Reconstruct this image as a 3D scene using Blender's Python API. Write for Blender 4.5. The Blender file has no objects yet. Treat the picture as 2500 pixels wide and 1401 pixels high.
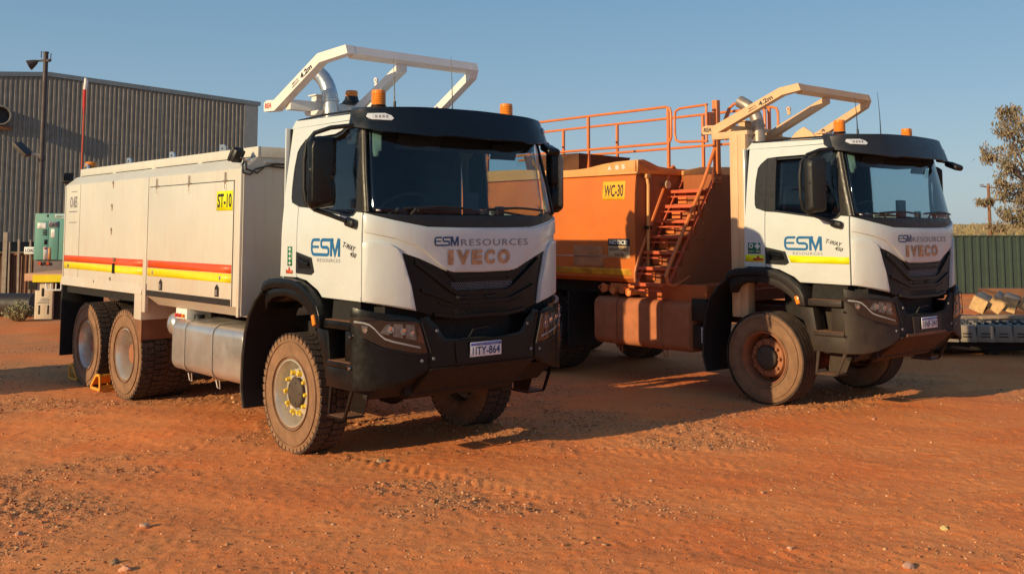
import bpy, bmesh, math, random
import numpy as np
from mathutils import Vector, Matrix
random.seed(7); rng=np.random.default_rng(7)
R=math.radians
scn=bpy.context.scene
COL=scn.collection

# ------------------------------------------------------------------ materials
def newmat(name):
    m=bpy.data.materials.new(name); m.use_nodes=True
    nt=m.node_tree; nt.nodes.clear()
    return m,nt
def N(nt,t,**k):
    n=nt.nodes.new(t)
    for a,v in k.items():
        if a in n.inputs.keys(): n.inputs[a].default_value=v
        else: setattr(n,a,v)
    return n
def L(nt,a,b): nt.links.new(a,b)
def c4(c): return (c[0],c[1],c[2],1.0)
def noise(nt,vec,scale,detail=4,rough=.55,stretch=None):
    if stretch:
        mp=N(nt,'ShaderNodeMapping'); mp.inputs['Scale'].default_value=stretch; L(nt,vec,mp.inputs['Vector']); vec=mp.outputs['Vector']
    n=N(nt,'ShaderNodeTexNoise'); n.inputs['Scale'].default_value=scale; n.inputs['Detail'].default_value=detail; n.inputs['Roughness'].default_value=rough
    L(nt,vec,n.inputs['Vector']); return n.outputs['Fac']
def ramp(nt,fac,a,b,c0=(0,0,0),c1=(1,1,1)):
    r=N(nt,'ShaderNodeValToRGB'); e=r.color_ramp.elements
    e[0].position=a; e[1].position=b; e[0].color=c4(c0); e[1].color=c4(c1); L(nt,fac,r.inputs['Fac']); return r.outputs['Color']
def mixc(nt,f,a,b,mode='MIX'):
    m=N(nt,'ShaderNodeMix'); m.data_type='RGBA'; m.blend_type=mode
    for s,v in ((m.inputs[0],f),(m.inputs[6],a),(m.inputs[7],b)):
        if hasattr(v,'links'): L(nt,v,s)
        else: s.default_value=v if isinstance(v,(int,float)) else c4(v)
    return m.outputs[2]
def math_(nt,op,a,b=None):
    m=N(nt,'ShaderNodeMath'); m.operation=op
    for i,v in ((0,a),(1,b)):
        if v is None: continue
        if hasattr(v,'links'): L(nt,v,m.inputs[i])
        else: m.inputs[i].default_value=v
    return m.outputs[0]
DUST=(.36,.135,.055)
MATS={}
def mat(name,col,rough=.5,metal=0.0,var=.08,vs=6.0,dust=0.0,dtop=1.2,dsoft=1.2,dcol=DUST,bump=0.0,bs=60,coat=0.0,streak=0.0,scol=(.2,.08,.03),emit=0.0,spec=None):
    """painted / plain surface with colour variation and road dust that lies lower down"""
    if name in MATS: return MATS[name]
    m,nt=newmat(name); tc=N(nt,'ShaderNodeTexCoord'); ob=tc.outputs['Object']
    out=N(nt,'ShaderNodeOutputMaterial'); b=N(nt,'ShaderNodeBsdfPrincipled'); L(nt,b.outputs[0],out.inputs[0])
    n1=noise(nt,ob,vs,5)
    lo=tuple(max(0,c*(1-var)) for c in col); hi=tuple(min(1,c*(1+var)) for c in col)
    c=ramp(nt,n1,.3,.7,lo,hi)
    rg=ramp(nt,noise(nt,ob,vs*2.3,4),.3,.7,(max(0,rough-.08),)*3,(min(1,rough+.1),)*3)
    if streak>0:
        sn=noise(nt,ob,3.0,5,.6,(6,6,.5)); s=ramp(nt,sn,.5,.75)
        c=mixc(nt,math_(nt,'MULTIPLY',s,streak),c,scol)
    if dust>0:
        sep=N(nt,'ShaderNodeSeparateXYZ'); L(nt,ob,sep.inputs[0])
        g=N(nt,'ShaderNodeMapRange'); g.inputs['From Min'].default_value=dtop+dsoft; g.inputs['From Max'].default_value=dtop-dsoft; L(nt,sep.outputs['Z'],g.inputs['Value'])
        dn=noise(nt,ob,4.0,6,.65); dd=math_(nt,'ADD',math_(nt,'MULTIPLY',dn,1.1),-.1)
        f=math_(nt,'MULTIPLY',math_(nt,'MULTIPLY',g.outputs[0],dd),dust*1.8)
        f2=N(nt,'ShaderNodeClamp'); L(nt,f,f2.inputs[0]); f=f2.outputs[0]
        c=mixc(nt,f,c,dcol)
        rg=mixc(nt,f,rg,(.9,.9,.9))
    L(nt,c,b.inputs['Base Color']); L(nt,rg,b.inputs['Roughness'])
    b.inputs['Metallic'].default_value=metal
    if coat: b.inputs['Coat Weight'].default_value=coat; b.inputs['Coat Roughness'].default_value=.08
    if spec is not None: b.inputs['Specular IOR Level'].default_value=spec
    if emit: b.inputs['Emission Color'].default_value=c4(col); b.inputs['Emission Strength'].default_value=emit
    if bump>0:
        bp=N(nt,'ShaderNodeBump'); bp.inputs['Strength'].default_value=bump; bp.inputs['Distance'].default_value=.01
        L(nt,noise(nt,ob,bs,4),bp.inputs['Height']); L(nt,bp.outputs[0],b.inputs['Normal'])
    MATS[name]=m; return m
def glassmat(name,tint,refl=.9,rough=.02):
    if name in MATS: return MATS[name]
    m,nt=newmat(name); out=N(nt,'ShaderNodeOutputMaterial')
    tr=N(nt,'ShaderNodeBsdfTransparent'); tr.inputs[0].default_value=c4(tint)
    gl=N(nt,'ShaderNodeBsdfGlossy'); gl.inputs['Roughness'].default_value=rough; gl.inputs[0].default_value=(refl,refl,refl,1)
    fr=N(nt,'ShaderNodeFresnel'); g_=N(nt,'ShaderNodeNewGeometry'); mr_=N(nt,'ShaderNodeMapRange'); mr_.inputs['To Min'].default_value=1.45; mr_.inputs['To Max'].default_value=1/1.45; L(nt,g_.outputs['Backfacing'],mr_.inputs['Value']); L(nt,mr_.outputs[0],fr.inputs['IOR'])
    mx=N(nt,'ShaderNodeMixShader'); L(nt,fr.outputs[0],mx.inputs[0]); L(nt,tr.outputs[0],mx.inputs[1]); L(nt,gl.outputs[0],mx.inputs[2]); L(nt,mx.outputs[0],out.inputs[0])
    MATS[name]=m; return m

# ------------------------------------------------------------------ mesh building
class MB:
    def __init__(s): s.bm=bmesh.new(); s.mats=[]
    def mi(s,m):
        if m not in s.mats: s.mats.append(m)
        return s.mats.index(m)
    def add(s,vs,fs,m=None,smooth=False):
        V=[s.bm.verts.new(v) for v in vs]; k=s.mi(m) if m else 0
        for f in fs:
            try:
                F=s.bm.faces.new([V[i] for i in f]); F.material_index=k; F.smooth=smooth
            except ValueError: pass
        return V
    def addbm(s,bm2,M=None,m=None,smooth=False):
        bm2.verts.ensure_lookup_table(); idx={v:i for i,v in enumerate(bm2.verts)}
        vs=[(M@v.co if M else v.co.copy()) for v in bm2.verts]
        s.add(vs,[[idx[v] for v in f.verts] for f in bm2.faces],m,smooth); bm2.free()
    def box(s,c,d,m=None,rot=None,bev=0.0,seg=2):
        b=bmesh.new(); bmesh.ops.create_cube(b,size=1)
        for v in b.verts: v.co=Vector((v.co.x*d[0],v.co.y*d[1],v.co.z*d[2]))
        if bev>0: bmesh.ops.bevel(b,geom=b.edges[:],offset=min(bev,min(d)*.45),segments=seg,affect='EDGES',profile=.5)
        M=Matrix.Translation(c)@(rot.to_4x4() if rot else Matrix.Identity(4))
        s.addbm(b,M,m,bev>0)
    def bx(s,x0,x1,y0,y1,z0,z1,m=None,bev=0.0,seg=2):
        s.box(((x0+x1)/2,(y0+y1)/2,(z0+z1)/2),(abs(x1-x0),abs(y1-y0),abs(z1-z0)),m,None,bev,seg)
    def beam(s,p,q,w,h,m=None,up=(0,0,1),bev=.004):
        p,q=Vector(p),Vector(q); x=(q-p); l=x.length; x.normalize(); u=Vector(up); y=u.cross(x)
        if y.length<1e-4: y=Vector((0,1,0)).cross(x)
        y.normalize(); z=x.cross(y)
        s.box((p+q)/2,(l,w,h),m,Matrix((x,y,z)).transposed(),bev,1)
    def cyl(s,p,q,r,r2=None,n=16,m=None,cap=True):
        s.tube([p,q],r,n,m,cap,r2)
    def tube(s,pts,r,n=10,m=None,cap=True,r2=None):
        pts=[Vector(p) for p in pts]; k=len(pts); rings=[]; prev=None
        rad=[r+(r2-r)*i/(k-1) if r2 is not None else r for i in range(k)] if not isinstance(r,(list,tuple)) else list(r)
        for i,p in enumerate(pts):
            t=(pts[min(i+1,k-1)]-pts[max(i-1,0)]).normalized()
            if prev is None:
                a=Vector((0,0,1)) if abs(t.z)<.9 else Vector((1,0,0)); u=t.cross(a).normalized()
            else:
                u=(prev-t*prev.dot(t)).normalized()
            prev=u; w=t.cross(u)
            rings.append([p+(u*math.cos(2*math.pi*j/n)+w*math.sin(2*math.pi*j/n))*rad[i] for j in range(n)])
        vs=[v for r_ in rings for v in r_]; fs=[]
        for i in range(k-1):
            for j in range(n): fs.append((i*n+j,i*n+(j+1)%n,(i+1)*n+(j+1)%n,(i+1)*n+j))
        if cap: fs.append(tuple(range(n-1,-1,-1))); fs.append(tuple((k-1)*n+j for j in range(n)))
        s.add(vs,fs,m,True)
    def lathe(s,prof,c,axis='y',n=32,m=None,closed=False):
        """prof = [(radius, along)]"""
        vs=[];fs=[];k=len(prof)
        for r,a in prof:
            for j in range(n):
                t=2*math.pi*j/n; u,w=r*math.cos(t),r*math.sin(t)
                v={'y':(u,a,w),'x':(a,u,w),'z':(u,w,a)}[axis]
                vs.append((c[0]+v[0],c[1]+v[1],c[2]+v[2]))
        for i in range(k if closed else k-1):
            i2=(i+1)%k
            for j in range(n): fs.append((i*n+j,i*n+(j+1)%n,i2*n+(j+1)%n,i2*n+j))
        s.add(vs,fs,m,True)
    def prism(s,poly,lo,hi,axis='y',m=None,bev=0.0,fn=None):
        """poly: 2D points; axis y: (x,z) extruded lo..hi in y; z: (x,y); x: (y,z)"""
        b=bmesh.new()
        def P(p,a): return {'y':(p[0],a,p[1]),'z':(p[0],p[1],a),'x':(a,p[0],p[1])}[axis]
        A=[b.verts.new(P(p,lo)) for p in poly]; B=[b.verts.new(P(p,hi)) for p in poly]; n=len(poly)
        b.faces.new(A); b.faces.new(B[::-1]); b.normal_update()
        for i in range(n): b.faces.new((A[i],B[i],B[(i+1)%n],A[(i+1)%n]))
        bmesh.ops.recalc_face_normals(b,faces=b.faces[:])
        if bev>0: bmesh.ops.bevel(b,geom=b.edges[:],offset=bev,segments=2,affect='EDGES',profile=.5)
        b.normal_update()
        bmesh.ops.triangulate(b,faces=[f for f in b.faces if len(f.verts)>4])
        if fn:
            for v in b.verts: v.co=Vector(fn(v.co))
        s.addbm(b,None,m,bev>0)
    def patch(s,poly,fn,th,off=0.0,step=(.05,.2),m=None,bev=0.0):
        """2D outline laid on a curved surface fn(u,v,off) with real thickness"""
        b=bmesh.new(); F0=b.faces.new([b.verts.new((p[0],p[1],0)) for p in poly]); F0.normal_update()
        bmesh.ops.triangulate(b,faces=b.faces[:])
        for ax,st in ((0,step[0]),(1,step[1])):
            lo=min(p[ax] for p in poly); hi=max(p[ax] for p in poly)
            k=math.floor(lo/st)+1
            while k*st<hi-1e-6:
                nrm=Vector((1,0,0)) if ax==0 else Vector((0,1,0)); co=nrm*(k*st)
                bmesh.ops.bisect_plane(b,geom=b.verts[:]+b.edges[:]+b.faces[:],plane_co=co,plane_no=nrm,dist=1e-6); k+=1
        bmesh.ops.remove_doubles(b,verts=b.verts[:],dist=1e-5)
        idx={v:i for i,v in enumerate(b.verts)}; n=len(idx)
        vs=[fn(v.co.x,v.co.y,off+th) for v in b.verts]+[fn(v.co.x,v.co.y,off) for v in b.verts]
        fs=[[idx[v] for v in f.verts] for f in b.faces]
        fs+=[[idx[v]+n for v in reversed(f.verts)] for f in b.faces]
        for e in b.edges:
            if len(e.link_faces)==1:
                a,c=[idx[v] for v in e.verts]; fs.append([a,c,c+n,a+n])
        b.free(); b2=bmesh.new(); V=[b2.verts.new(v) for v in vs]
        for f in fs:
            try: b2.faces.new([V[i] for i in f])
            except ValueError: pass
        bmesh.ops.recalc_face_normals(b2,faces=b2.faces[:])
        if bev>0:
            be=[e for e in b2.edges if len(e.link_faces)==2 and e.calc_face_angle(0)>1.0]
            try: bmesh.ops.bevel(b2,geom=be,offset=bev,segments=2,affect='EDGES',profile=.5,clamp_overlap=True)
            except Exception: pass
        s.addbm(b2,None,m,True)
    def pieces(s,gap=.02):
        bm=s.bm; bm.verts.index_update(); seen=set(); isl=[]
        for v in bm.verts:
            if v in seen: continue
            st=[v]; seen.add(v); comp=[]
            while st:
                a=st.pop(); comp.append(a)
                for e in a.link_edges:
                    o=e.other_vert(a)
                    if o not in seen: seen.add(o); st.append(o)
            isl.append(comp)
        bb=[([min(v.co[k] for v in c) for k in range(3)],[max(v.co[k] for v in c) for k in range(3)]) for c in isl]
        par=list(range(len(isl)))
        def f(i):
            while par[i]!=i: i=par[i]
            return i
        for i in range(len(isl)):
            for j in range(i):
                if all(bb[i][0][k]<=bb[j][1][k]+gap and bb[j][0][k]<=bb[i][1][k]+gap for k in range(3)): par[f(i)]=f(j)
        g={}
        for i in range(len(isl)): g.setdefault(f(i),[]).extend(isl[i])
        return list(g.values())
    def objs(s,name,m=None,parent=None,sharp=35,gap=.02):
        first=None
        for comp in s.pieces(gap):
            t=MB(); t.mats=list(s.mats); mp={v:t.bm.verts.new(v.co) for v in comp}
            for fc in {f for v in comp for f in v.link_faces}:
                F=t.bm.faces.new([mp[v] for v in fc.verts]); F.material_index=fc.material_index; F.smooth=fc.smooth
            o=t.obj(name,m,parent,sharp); first=first or o
        s.bm.free(); return first
    def obj(s,name,m=None,parent=None,sharp=35,recalc=False):
        me=bpy.data.meshes.new(name)
        if recalc: bmesh.ops.recalc_face_normals(s.bm,faces=s.bm.faces[:])
        s.bm.to_mesh(me); s.bm.free()
        if s.mats:
            for x in s.mats: me.materials.append(x)
        elif m: me.materials.append(m)
        if sharp: me.set_sharp_from_angle(angle=R(sharp))
        o=bpy.data.objects.new(name,me); COL.objects.link(o)
        if parent: o.parent=parent
        return o
def tag(o,label=None,cat=None,group=None,kind=None):
    if label: o['label']=label
    if cat: o['category']=cat
    if group: o['group']=group
    if kind: o['kind']=kind
    return o
def empty(name,loc=(0,0,0),rz=0,label=None,cat=None,group=None):
    o=bpy.data.objects.new(name,None); COL.objects.link(o); o.location=loc; o.rotation_euler=(0,0,rz)
    o.empty_display_size=.3
    return tag(o,label,cat,group)

def text_mesh(txt,bold=0.0,shear=0.0,space=1.0,res=3):
    cu=bpy.data.curves.new('t','FONT'); cu.body=txt; cu.offset=bold; cu.shear=shear; cu.space_character=space; cu.resolution_u=res
    cu.align_x='LEFT'
    o=bpy.data.objects.new('t',cu); COL.objects.link(o)
    dg=bpy.context.evaluated_depsgraph_get(); dg.update()
    me=bpy.data.meshes.new_from_object(o.evaluated_get(dg))
    vs=[v.co.copy() for v in me.vertices]; fs=[list(p.vertices) for p in me.polygons]
    bpy.data.objects.remove(o); bpy.data.curves.remove(cu); bpy.data.meshes.remove(me)
    return vs,fs
def decal(mb,txt,box,fn,m,off=.004,bold=0.0,shear=0.0,space=1.0,rot=0.0):
    """lettering fitted to box (u0,u1,v0,v1) on surface fn"""
    vs,fs=text_mesh(txt,bold,shear,space)
    if not vs: return
    x0=min(v.x for v in vs);x1=max(v.x for v in vs);y0=min(v.y for v in vs);y1=max(v.y for v in vs)
    u0,u1,v0,v1=box; cu,cv=(u0+u1)/2,(v0+v1)/2; out=[]
    for v in vs:
        u=u0+(v.x-x0)/(x1-x0)*(u1-u0); w=v0+(v.y-y0)/(y1-y0)*(v1-v0)
        if rot:
            du,dv=u-cu,w-cv; u=cu+du*math.cos(rot)-dv*math.sin(rot); w=cv+du*math.sin(rot)+dv*math.cos(rot)
        out.append(fn(u,w,off))
    mb.add(out,fs,m)
def rectd(mb,box,fn,m,off=.002,th=.001,step=(.1,.3)):
    u0,u1,v0,v1=box; mb.patch([(u0,v0),(u1,v0),(u1,v1),(u0,v1)],fn,th,off,step,m)
def stroke(mb,path,w,box,ext,fn,m,off):
    """polyline of width w in logo units (ext = unit extents) fitted to box"""
    u0,u1,v0,v1=box; n=len(path); Lf=[];Rt=[]
    for i in range(n):
        p=Vector(path[i]); d=(Vector(path[min(i+1,n-1)])-Vector(path[max(i-1,0)])).normalized(); nn=Vector((-d.y,d.x))
        sc=1.0
        if 0<i<n-1:
            d1=(p-Vector(path[i-1])).normalized(); n1=Vector((-d1.y,d1.x)); sc=1/max(.5,nn.dot(n1))
        Lf.append(p+nn*w/2*sc); Rt.append(p-nn*w/2*sc)
    def q(p): return fn(u0+(p.x)/ext[0]*(u1-u0),v0+(p.y)/ext[1]*(v1-v0),off)
    vs=[q(p) for p in Lf]+[q(p) for p in Rt]
    mb.add(vs,[(i,i+1,n+i+1,n+i) for i in range(n-1)],m)
def logo_esm(mb,box,fn,m,off=.004):
    e=(3.1,1.0); w=.17
    stroke(mb,[(.95,.92),(.35,.92),(.18,.87),(.09,.7),(.085,.5),(.09,.3),(.18,.13),(.35,.08),(1.75,.08),(1.87,.13),(1.9,.25),(1.87,.42),(1.75,.5),(1.25,.5),(1.13,.56),(1.1,.71),(1.13,.86),(1.25,.92),(2.4,.92)],w,box,e,fn,m,off)
    stroke(mb,[(.12,.52),(.85,.52)],.14,box,e,fn,m,off+.001)
    stroke(mb,[(2.17,0),(2.17,.9)],.19,box,e,fn,m,off+.0015)
    stroke(mb,[(2.2,1.0),(2.58,.12),(2.96,1.0)],.2,box,e,fn,m,off+.002)
    stroke(mb,[(3.0,1.0),(3.0,0)],.19,box,e,fn,m,off+.0025)

# ------------------------------------------------------------------ cab surfaces (truck space: x forward, y to the truck's left, z up)
def tab(z,pts):
    if z<=pts[0][0]: return pts[0][1]
    for (a,b),(c,d) in zip(pts,pts[1:]):
        if z<=c: return b+(d-b)*(z-a)/(c-a)
    return pts[-1][1]
def mkplan(G):
    l=[0]
    for (a,b),(c,d) in zip(G,G[1:]): l.append(l[-1]+math.hypot((c-a)*1.155,(d-b)*.28))
    T=[x/l[-1] for x in l]
    return [(t,g[0]) for t,g in zip(T,G)],[(t,g[1]) for t,g in zip(T,G)]
def smooth_tab(a,pts):
    # Catmull-Rom through the table for a smooth plan curve
    n=len(pts)
    if a<=pts[0][0]: return pts[0][1]
    if a>=pts[-1][0]: return pts[-1][1]
    for i in range(n-1):
        if a<=pts[i+1][0]:
            x0,x1=pts[i][0],pts[i+1][0]; y0,y1=pts[i][1],pts[i+1][1]
            m0=(pts[i+1][1]-pts[i-1][1])/(pts[i+1][0]-pts[i-1][0]) if i>0 else (y1-y0)/(x1-x0)
            m1=(pts[i+2][1]-pts[i][1])/(pts[i+2][0]-pts[i][0]) if i<n-2 else (y1-y0)/(x1-x0)
            if i==0 and abs(y0-1)<1e-6: m0=0
            h=x1-x0; t=(a-x0)/h
            return (2*t**3-3*t*t+1)*y0+(t**3-2*t*t+t)*h*m0+(-2*t**3+3*t*t)*y1+(t**3-t*t)*h*m1
class Surf:
    def __init__(s,G,xc,xd,w):
        s.ys,s.xs=mkplan(G); s.xc,s.xd,s.w=xc,xd,w
    def base(s,t,z):
        sg=-1 if t<0 else 1; a=abs(t)
        gy,gx=smooth_tab(a,s.ys),smooth_tab(a,s.xs)
        xc,xd,w=tab(z,s.xc),tab(z,s.xd),tab(z,s.w)
        if a>1: return Vector((xd-(a-1)*1.2,sg*w,z))
        return Vector((xd+(xc-xd)*gx,sg*w*gy,z))
    def __call__(s,t,z,off=0.0):
        p=s.base(t,z)
        if off==0: return p
        e=.004; du=s.base(t+e,z)-s.base(t-e,z); dv=s.base(t,z+.01)-s.base(t,z-.01)
        n=du.cross(dv).normalized()
        return p+n*off
GN=[(0,1),(.26,.98),(.485,.92),(.63,.84),(.78,.67),(.88,.47),(.944,.30),(.985,.13),(1,0)]
GB=[(0,1),(.3,1),(.53,.975),(.7,.89),(.82,.74),(.91,.52),(.965,.3),(.99,.12),(1,0)]
SW=[(1.3,1.15),(2.1,1.155),(2.6,1.12),(3.15,1.06)]
nose=Surf(GN,[(1.2,1.46),(2.2,1.46),(3.05,1.30)],[(1.2,1.19),(2.25,1.19),(3.04,1.0)],SW)
bump=Surf(GB,[(.5,1.50),(1.4,1.47)],[(.5,1.12),(1.4,1.12)],[(.5,1.17),(.72,1.235),(1.3,1.24)])
visf=Surf(GN,[(2.90,1.52),(3.0,1.50),(3.20,1.42),(3.26,1.3)],[(2.9,1.06),(3.25,.93)],[(2.95,1.165),(3.25,1.12)])
def side(sg):
    return lambda x,z,off=0.0: Vector((x,sg*(tab(z,SW)+off),z))
def flat_side(sg,y):
    return lambda x,z,off=0.0: Vector((x,sg*(y+off),z))
def flat_front(x0):
    return lambda y,z,off=0.0: Vector((x0+off,y,z))
def sym(half): # half outline from t=0 outward -> full symmetric outline
    return half+[(-a,b) for a,b in reversed(half) if abs(a)>1e-6]
# ------------------------------------------------------------------ truck materials
white=mat('cab_white_paint',(.61,.665,.66),.30,0,.035,3,dust=.35,dtop=1.35,dsoft=.9,coat=.4,streak=.06,scol=(.5,.33,.2))
bodywhite=mat('body_white_paint',(.59,.585,.52),.42,0,.06,1.2,dust=.50,dtop=1.5,dsoft=1.1,streak=.22,scol=(.5,.3,.17),dcol=(.5,.25,.13))
ropswhite=mat('frame_white_paint',(.78,.76,.71),.45,0,.05,3,streak=.08,scol=(.45,.28,.18))
ropsdust=mat('frame_dusty_paint',(.70,.44,.24),.55,0,.08,3,streak=.25,scol=(.55,.30,.15))
blackpl=mat('black_plastic',(.005,.0055,.006),.30,0,.15,8,dust=.28,dtop=.7,dsoft=.5,dcol=(.045,.02,.011),spec=.28)
greypl=mat('charcoal_plastic',(.015,.016,.017),.45,0,.12,8,dust=.6,dtop=.95,dsoft=.8,dcol=(.11,.062,.035),spec=.3)
trim=mat('dark_trim',(.010,.011,.012),.45,0,.1,9)
pillar=mat('pillar_dark',(.05,.047,.043),.33,0,.1,6)
navy=mat('navy_visor',(.006,.010,.017),.3,0,.1,5,spec=.3)
slate=mat('charcoal_visor',(.020,.022,.027),.35,0,.1,5,spec=.35)
under=mat('underbody_black',(.010,.009,.008),.8,0,.2,6,dust=.4,dtop=.8,dsoft=.6,dcol=(.04,.016,.009))
orangeund=mat('underbody_dusty',(.12,.036,.015),.85,0,.2,6)
rubber_o=mat('dusty_rubber',(.24,.13,.07),.9,0,.22,9,bump=.25,bs=70)
rubber_t=mat('tread_rubber',(.060,.038,.028),.88,0,.35,14,bump=.3,bs=60)
silver=mat('rim_silver',(.70,.66,.58),.3,.55,.1,8,dust=.3,dtop=.3,dsoft=.5)
rimdust=mat('rim_dusty',(.33,.125,.055),.75,0,.2,9)
hubdark=mat('hub_dark',(.085,.062,.045),.6,.2,.15,9)
yellowp=mat('yellow_plastic',(.75,.52,.04),.45,0,.05,9)
alu=mat('brushed_aluminium',(.64,.62,.59),.30,.75,.10,2,streak=.12,scol=(.4,.3,.22),dust=.22,dtop=.5,dsoft=.35)
galv=mat('exhaust_steel',(.55,.56,.56),.28,.8,.12,7,bump=.1,bs=20)
galv2=mat('exhaust_steel_dusty',(.42,.35,.29),.4,.6,.2,7)
tankdust=mat('dust_coated_tank',(.45,.15,.06),.85,0,.15,5)
amber=mat('amber_lens',(.85,.25,.02),.25,0,.12,30,coat=.3)
redp=mat('red_plastic',(.6,.03,.02),.4,0,.1,9)
clearl=mat('clear_lens',(.7,.74,.78),.12,.2,.1,20,coat=.6)
chrome=mat('chrome',(.75,.72,.70),.12,1.0,.05,9); badge=mat('badge_chrome_ground_tint',(.42,.27,.18),.22,.85,.35,14)  # badge: brown ground reflection put into the chrome's own colour
lampd=mat('lamp_housing',(.015,.012,.012),.12,0,.1,20,coat=1.0)
black=mat('lettering_black',(.015,.015,.016),.5)
greyink=mat('lettering_grey',(.22,.22,.24),.5)
bluein=mat('logo_blue',(.012,.13,.32),.4)
bluedk=mat('logo_navy',(.01,.045,.16),.4)
yel=mat('fluoro_yellow',(.80,.80,.0),.5,0,.04,8,dust=.15,dtop=1.5)
yellowtape=mat('yellow_reflective_tape',(.85,.66,.01),.45,0,.06,6)
redtape=mat('red_reflective_tape',(.72,.085,.012),.45,0,.05,6)
greens=mat('sign_green',(.01,.16,.08),.45)
whites=mat('sign_white',(.75,.75,.72),.5)
reds=mat('sign_red',(.55,.07,.02),.5)
platew=mat('plate_white',(.72,.73,.76),.4)
plateb=mat('plate_blue',(.03,.05,.35),.4)
interior=mat('cab_interior',(.018,.022,.027),.7)
interior2=mat('cab_trim_grey',(.045,.05,.058),.7)
seatm=mat('seat_fabric',(.02,.024,.03),.9,0,.2,40)
wsglass=glassmat('windscreen_glass',(.75,.83,.86),.75)
sdglass=glassmat('side_glass',(.80,.87,.90),.8)
stick=mat('green_sticker',(.30,.42,.33),.6)
orangep=mat('orange_tank_paint',(.66,.155,.017),.5,0,.14,1.5,streak=.55,scol=(.46,.16,.05),dust=.45,dtop=1.5,dsoft=.6,dcol=(.50,.16,.055))
orangefront=mat('orange_front_shade_dust',(.40,.115,.03),.7,0,.15,2,streak=.5,scol=(.22,.075,.03),dust=.5,dtop=2.2,dsoft=1.0,dcol=(.22,.075,.035))  # shade of the front face put into a darker orange, plus dust and streaks
orangef=mat('orange_dusty_frame',(.55,.13,.03),.6,0,.15,3,streak=.3,scol=(.3,.09,.03))
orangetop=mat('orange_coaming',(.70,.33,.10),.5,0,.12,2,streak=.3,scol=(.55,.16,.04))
railm=mat('orange_railing_paint',(.72,.20,.05),.45,0,.1,5)
stepm=mat('stair_red_oxide',(.60,.11,.04),.55,0,.15,5)
rust=mat('rusty_brown',(.22,.095,.045),.8,0,.25,4)
cable=mat('black_cable',(.02,.02,.02),.5)

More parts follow.
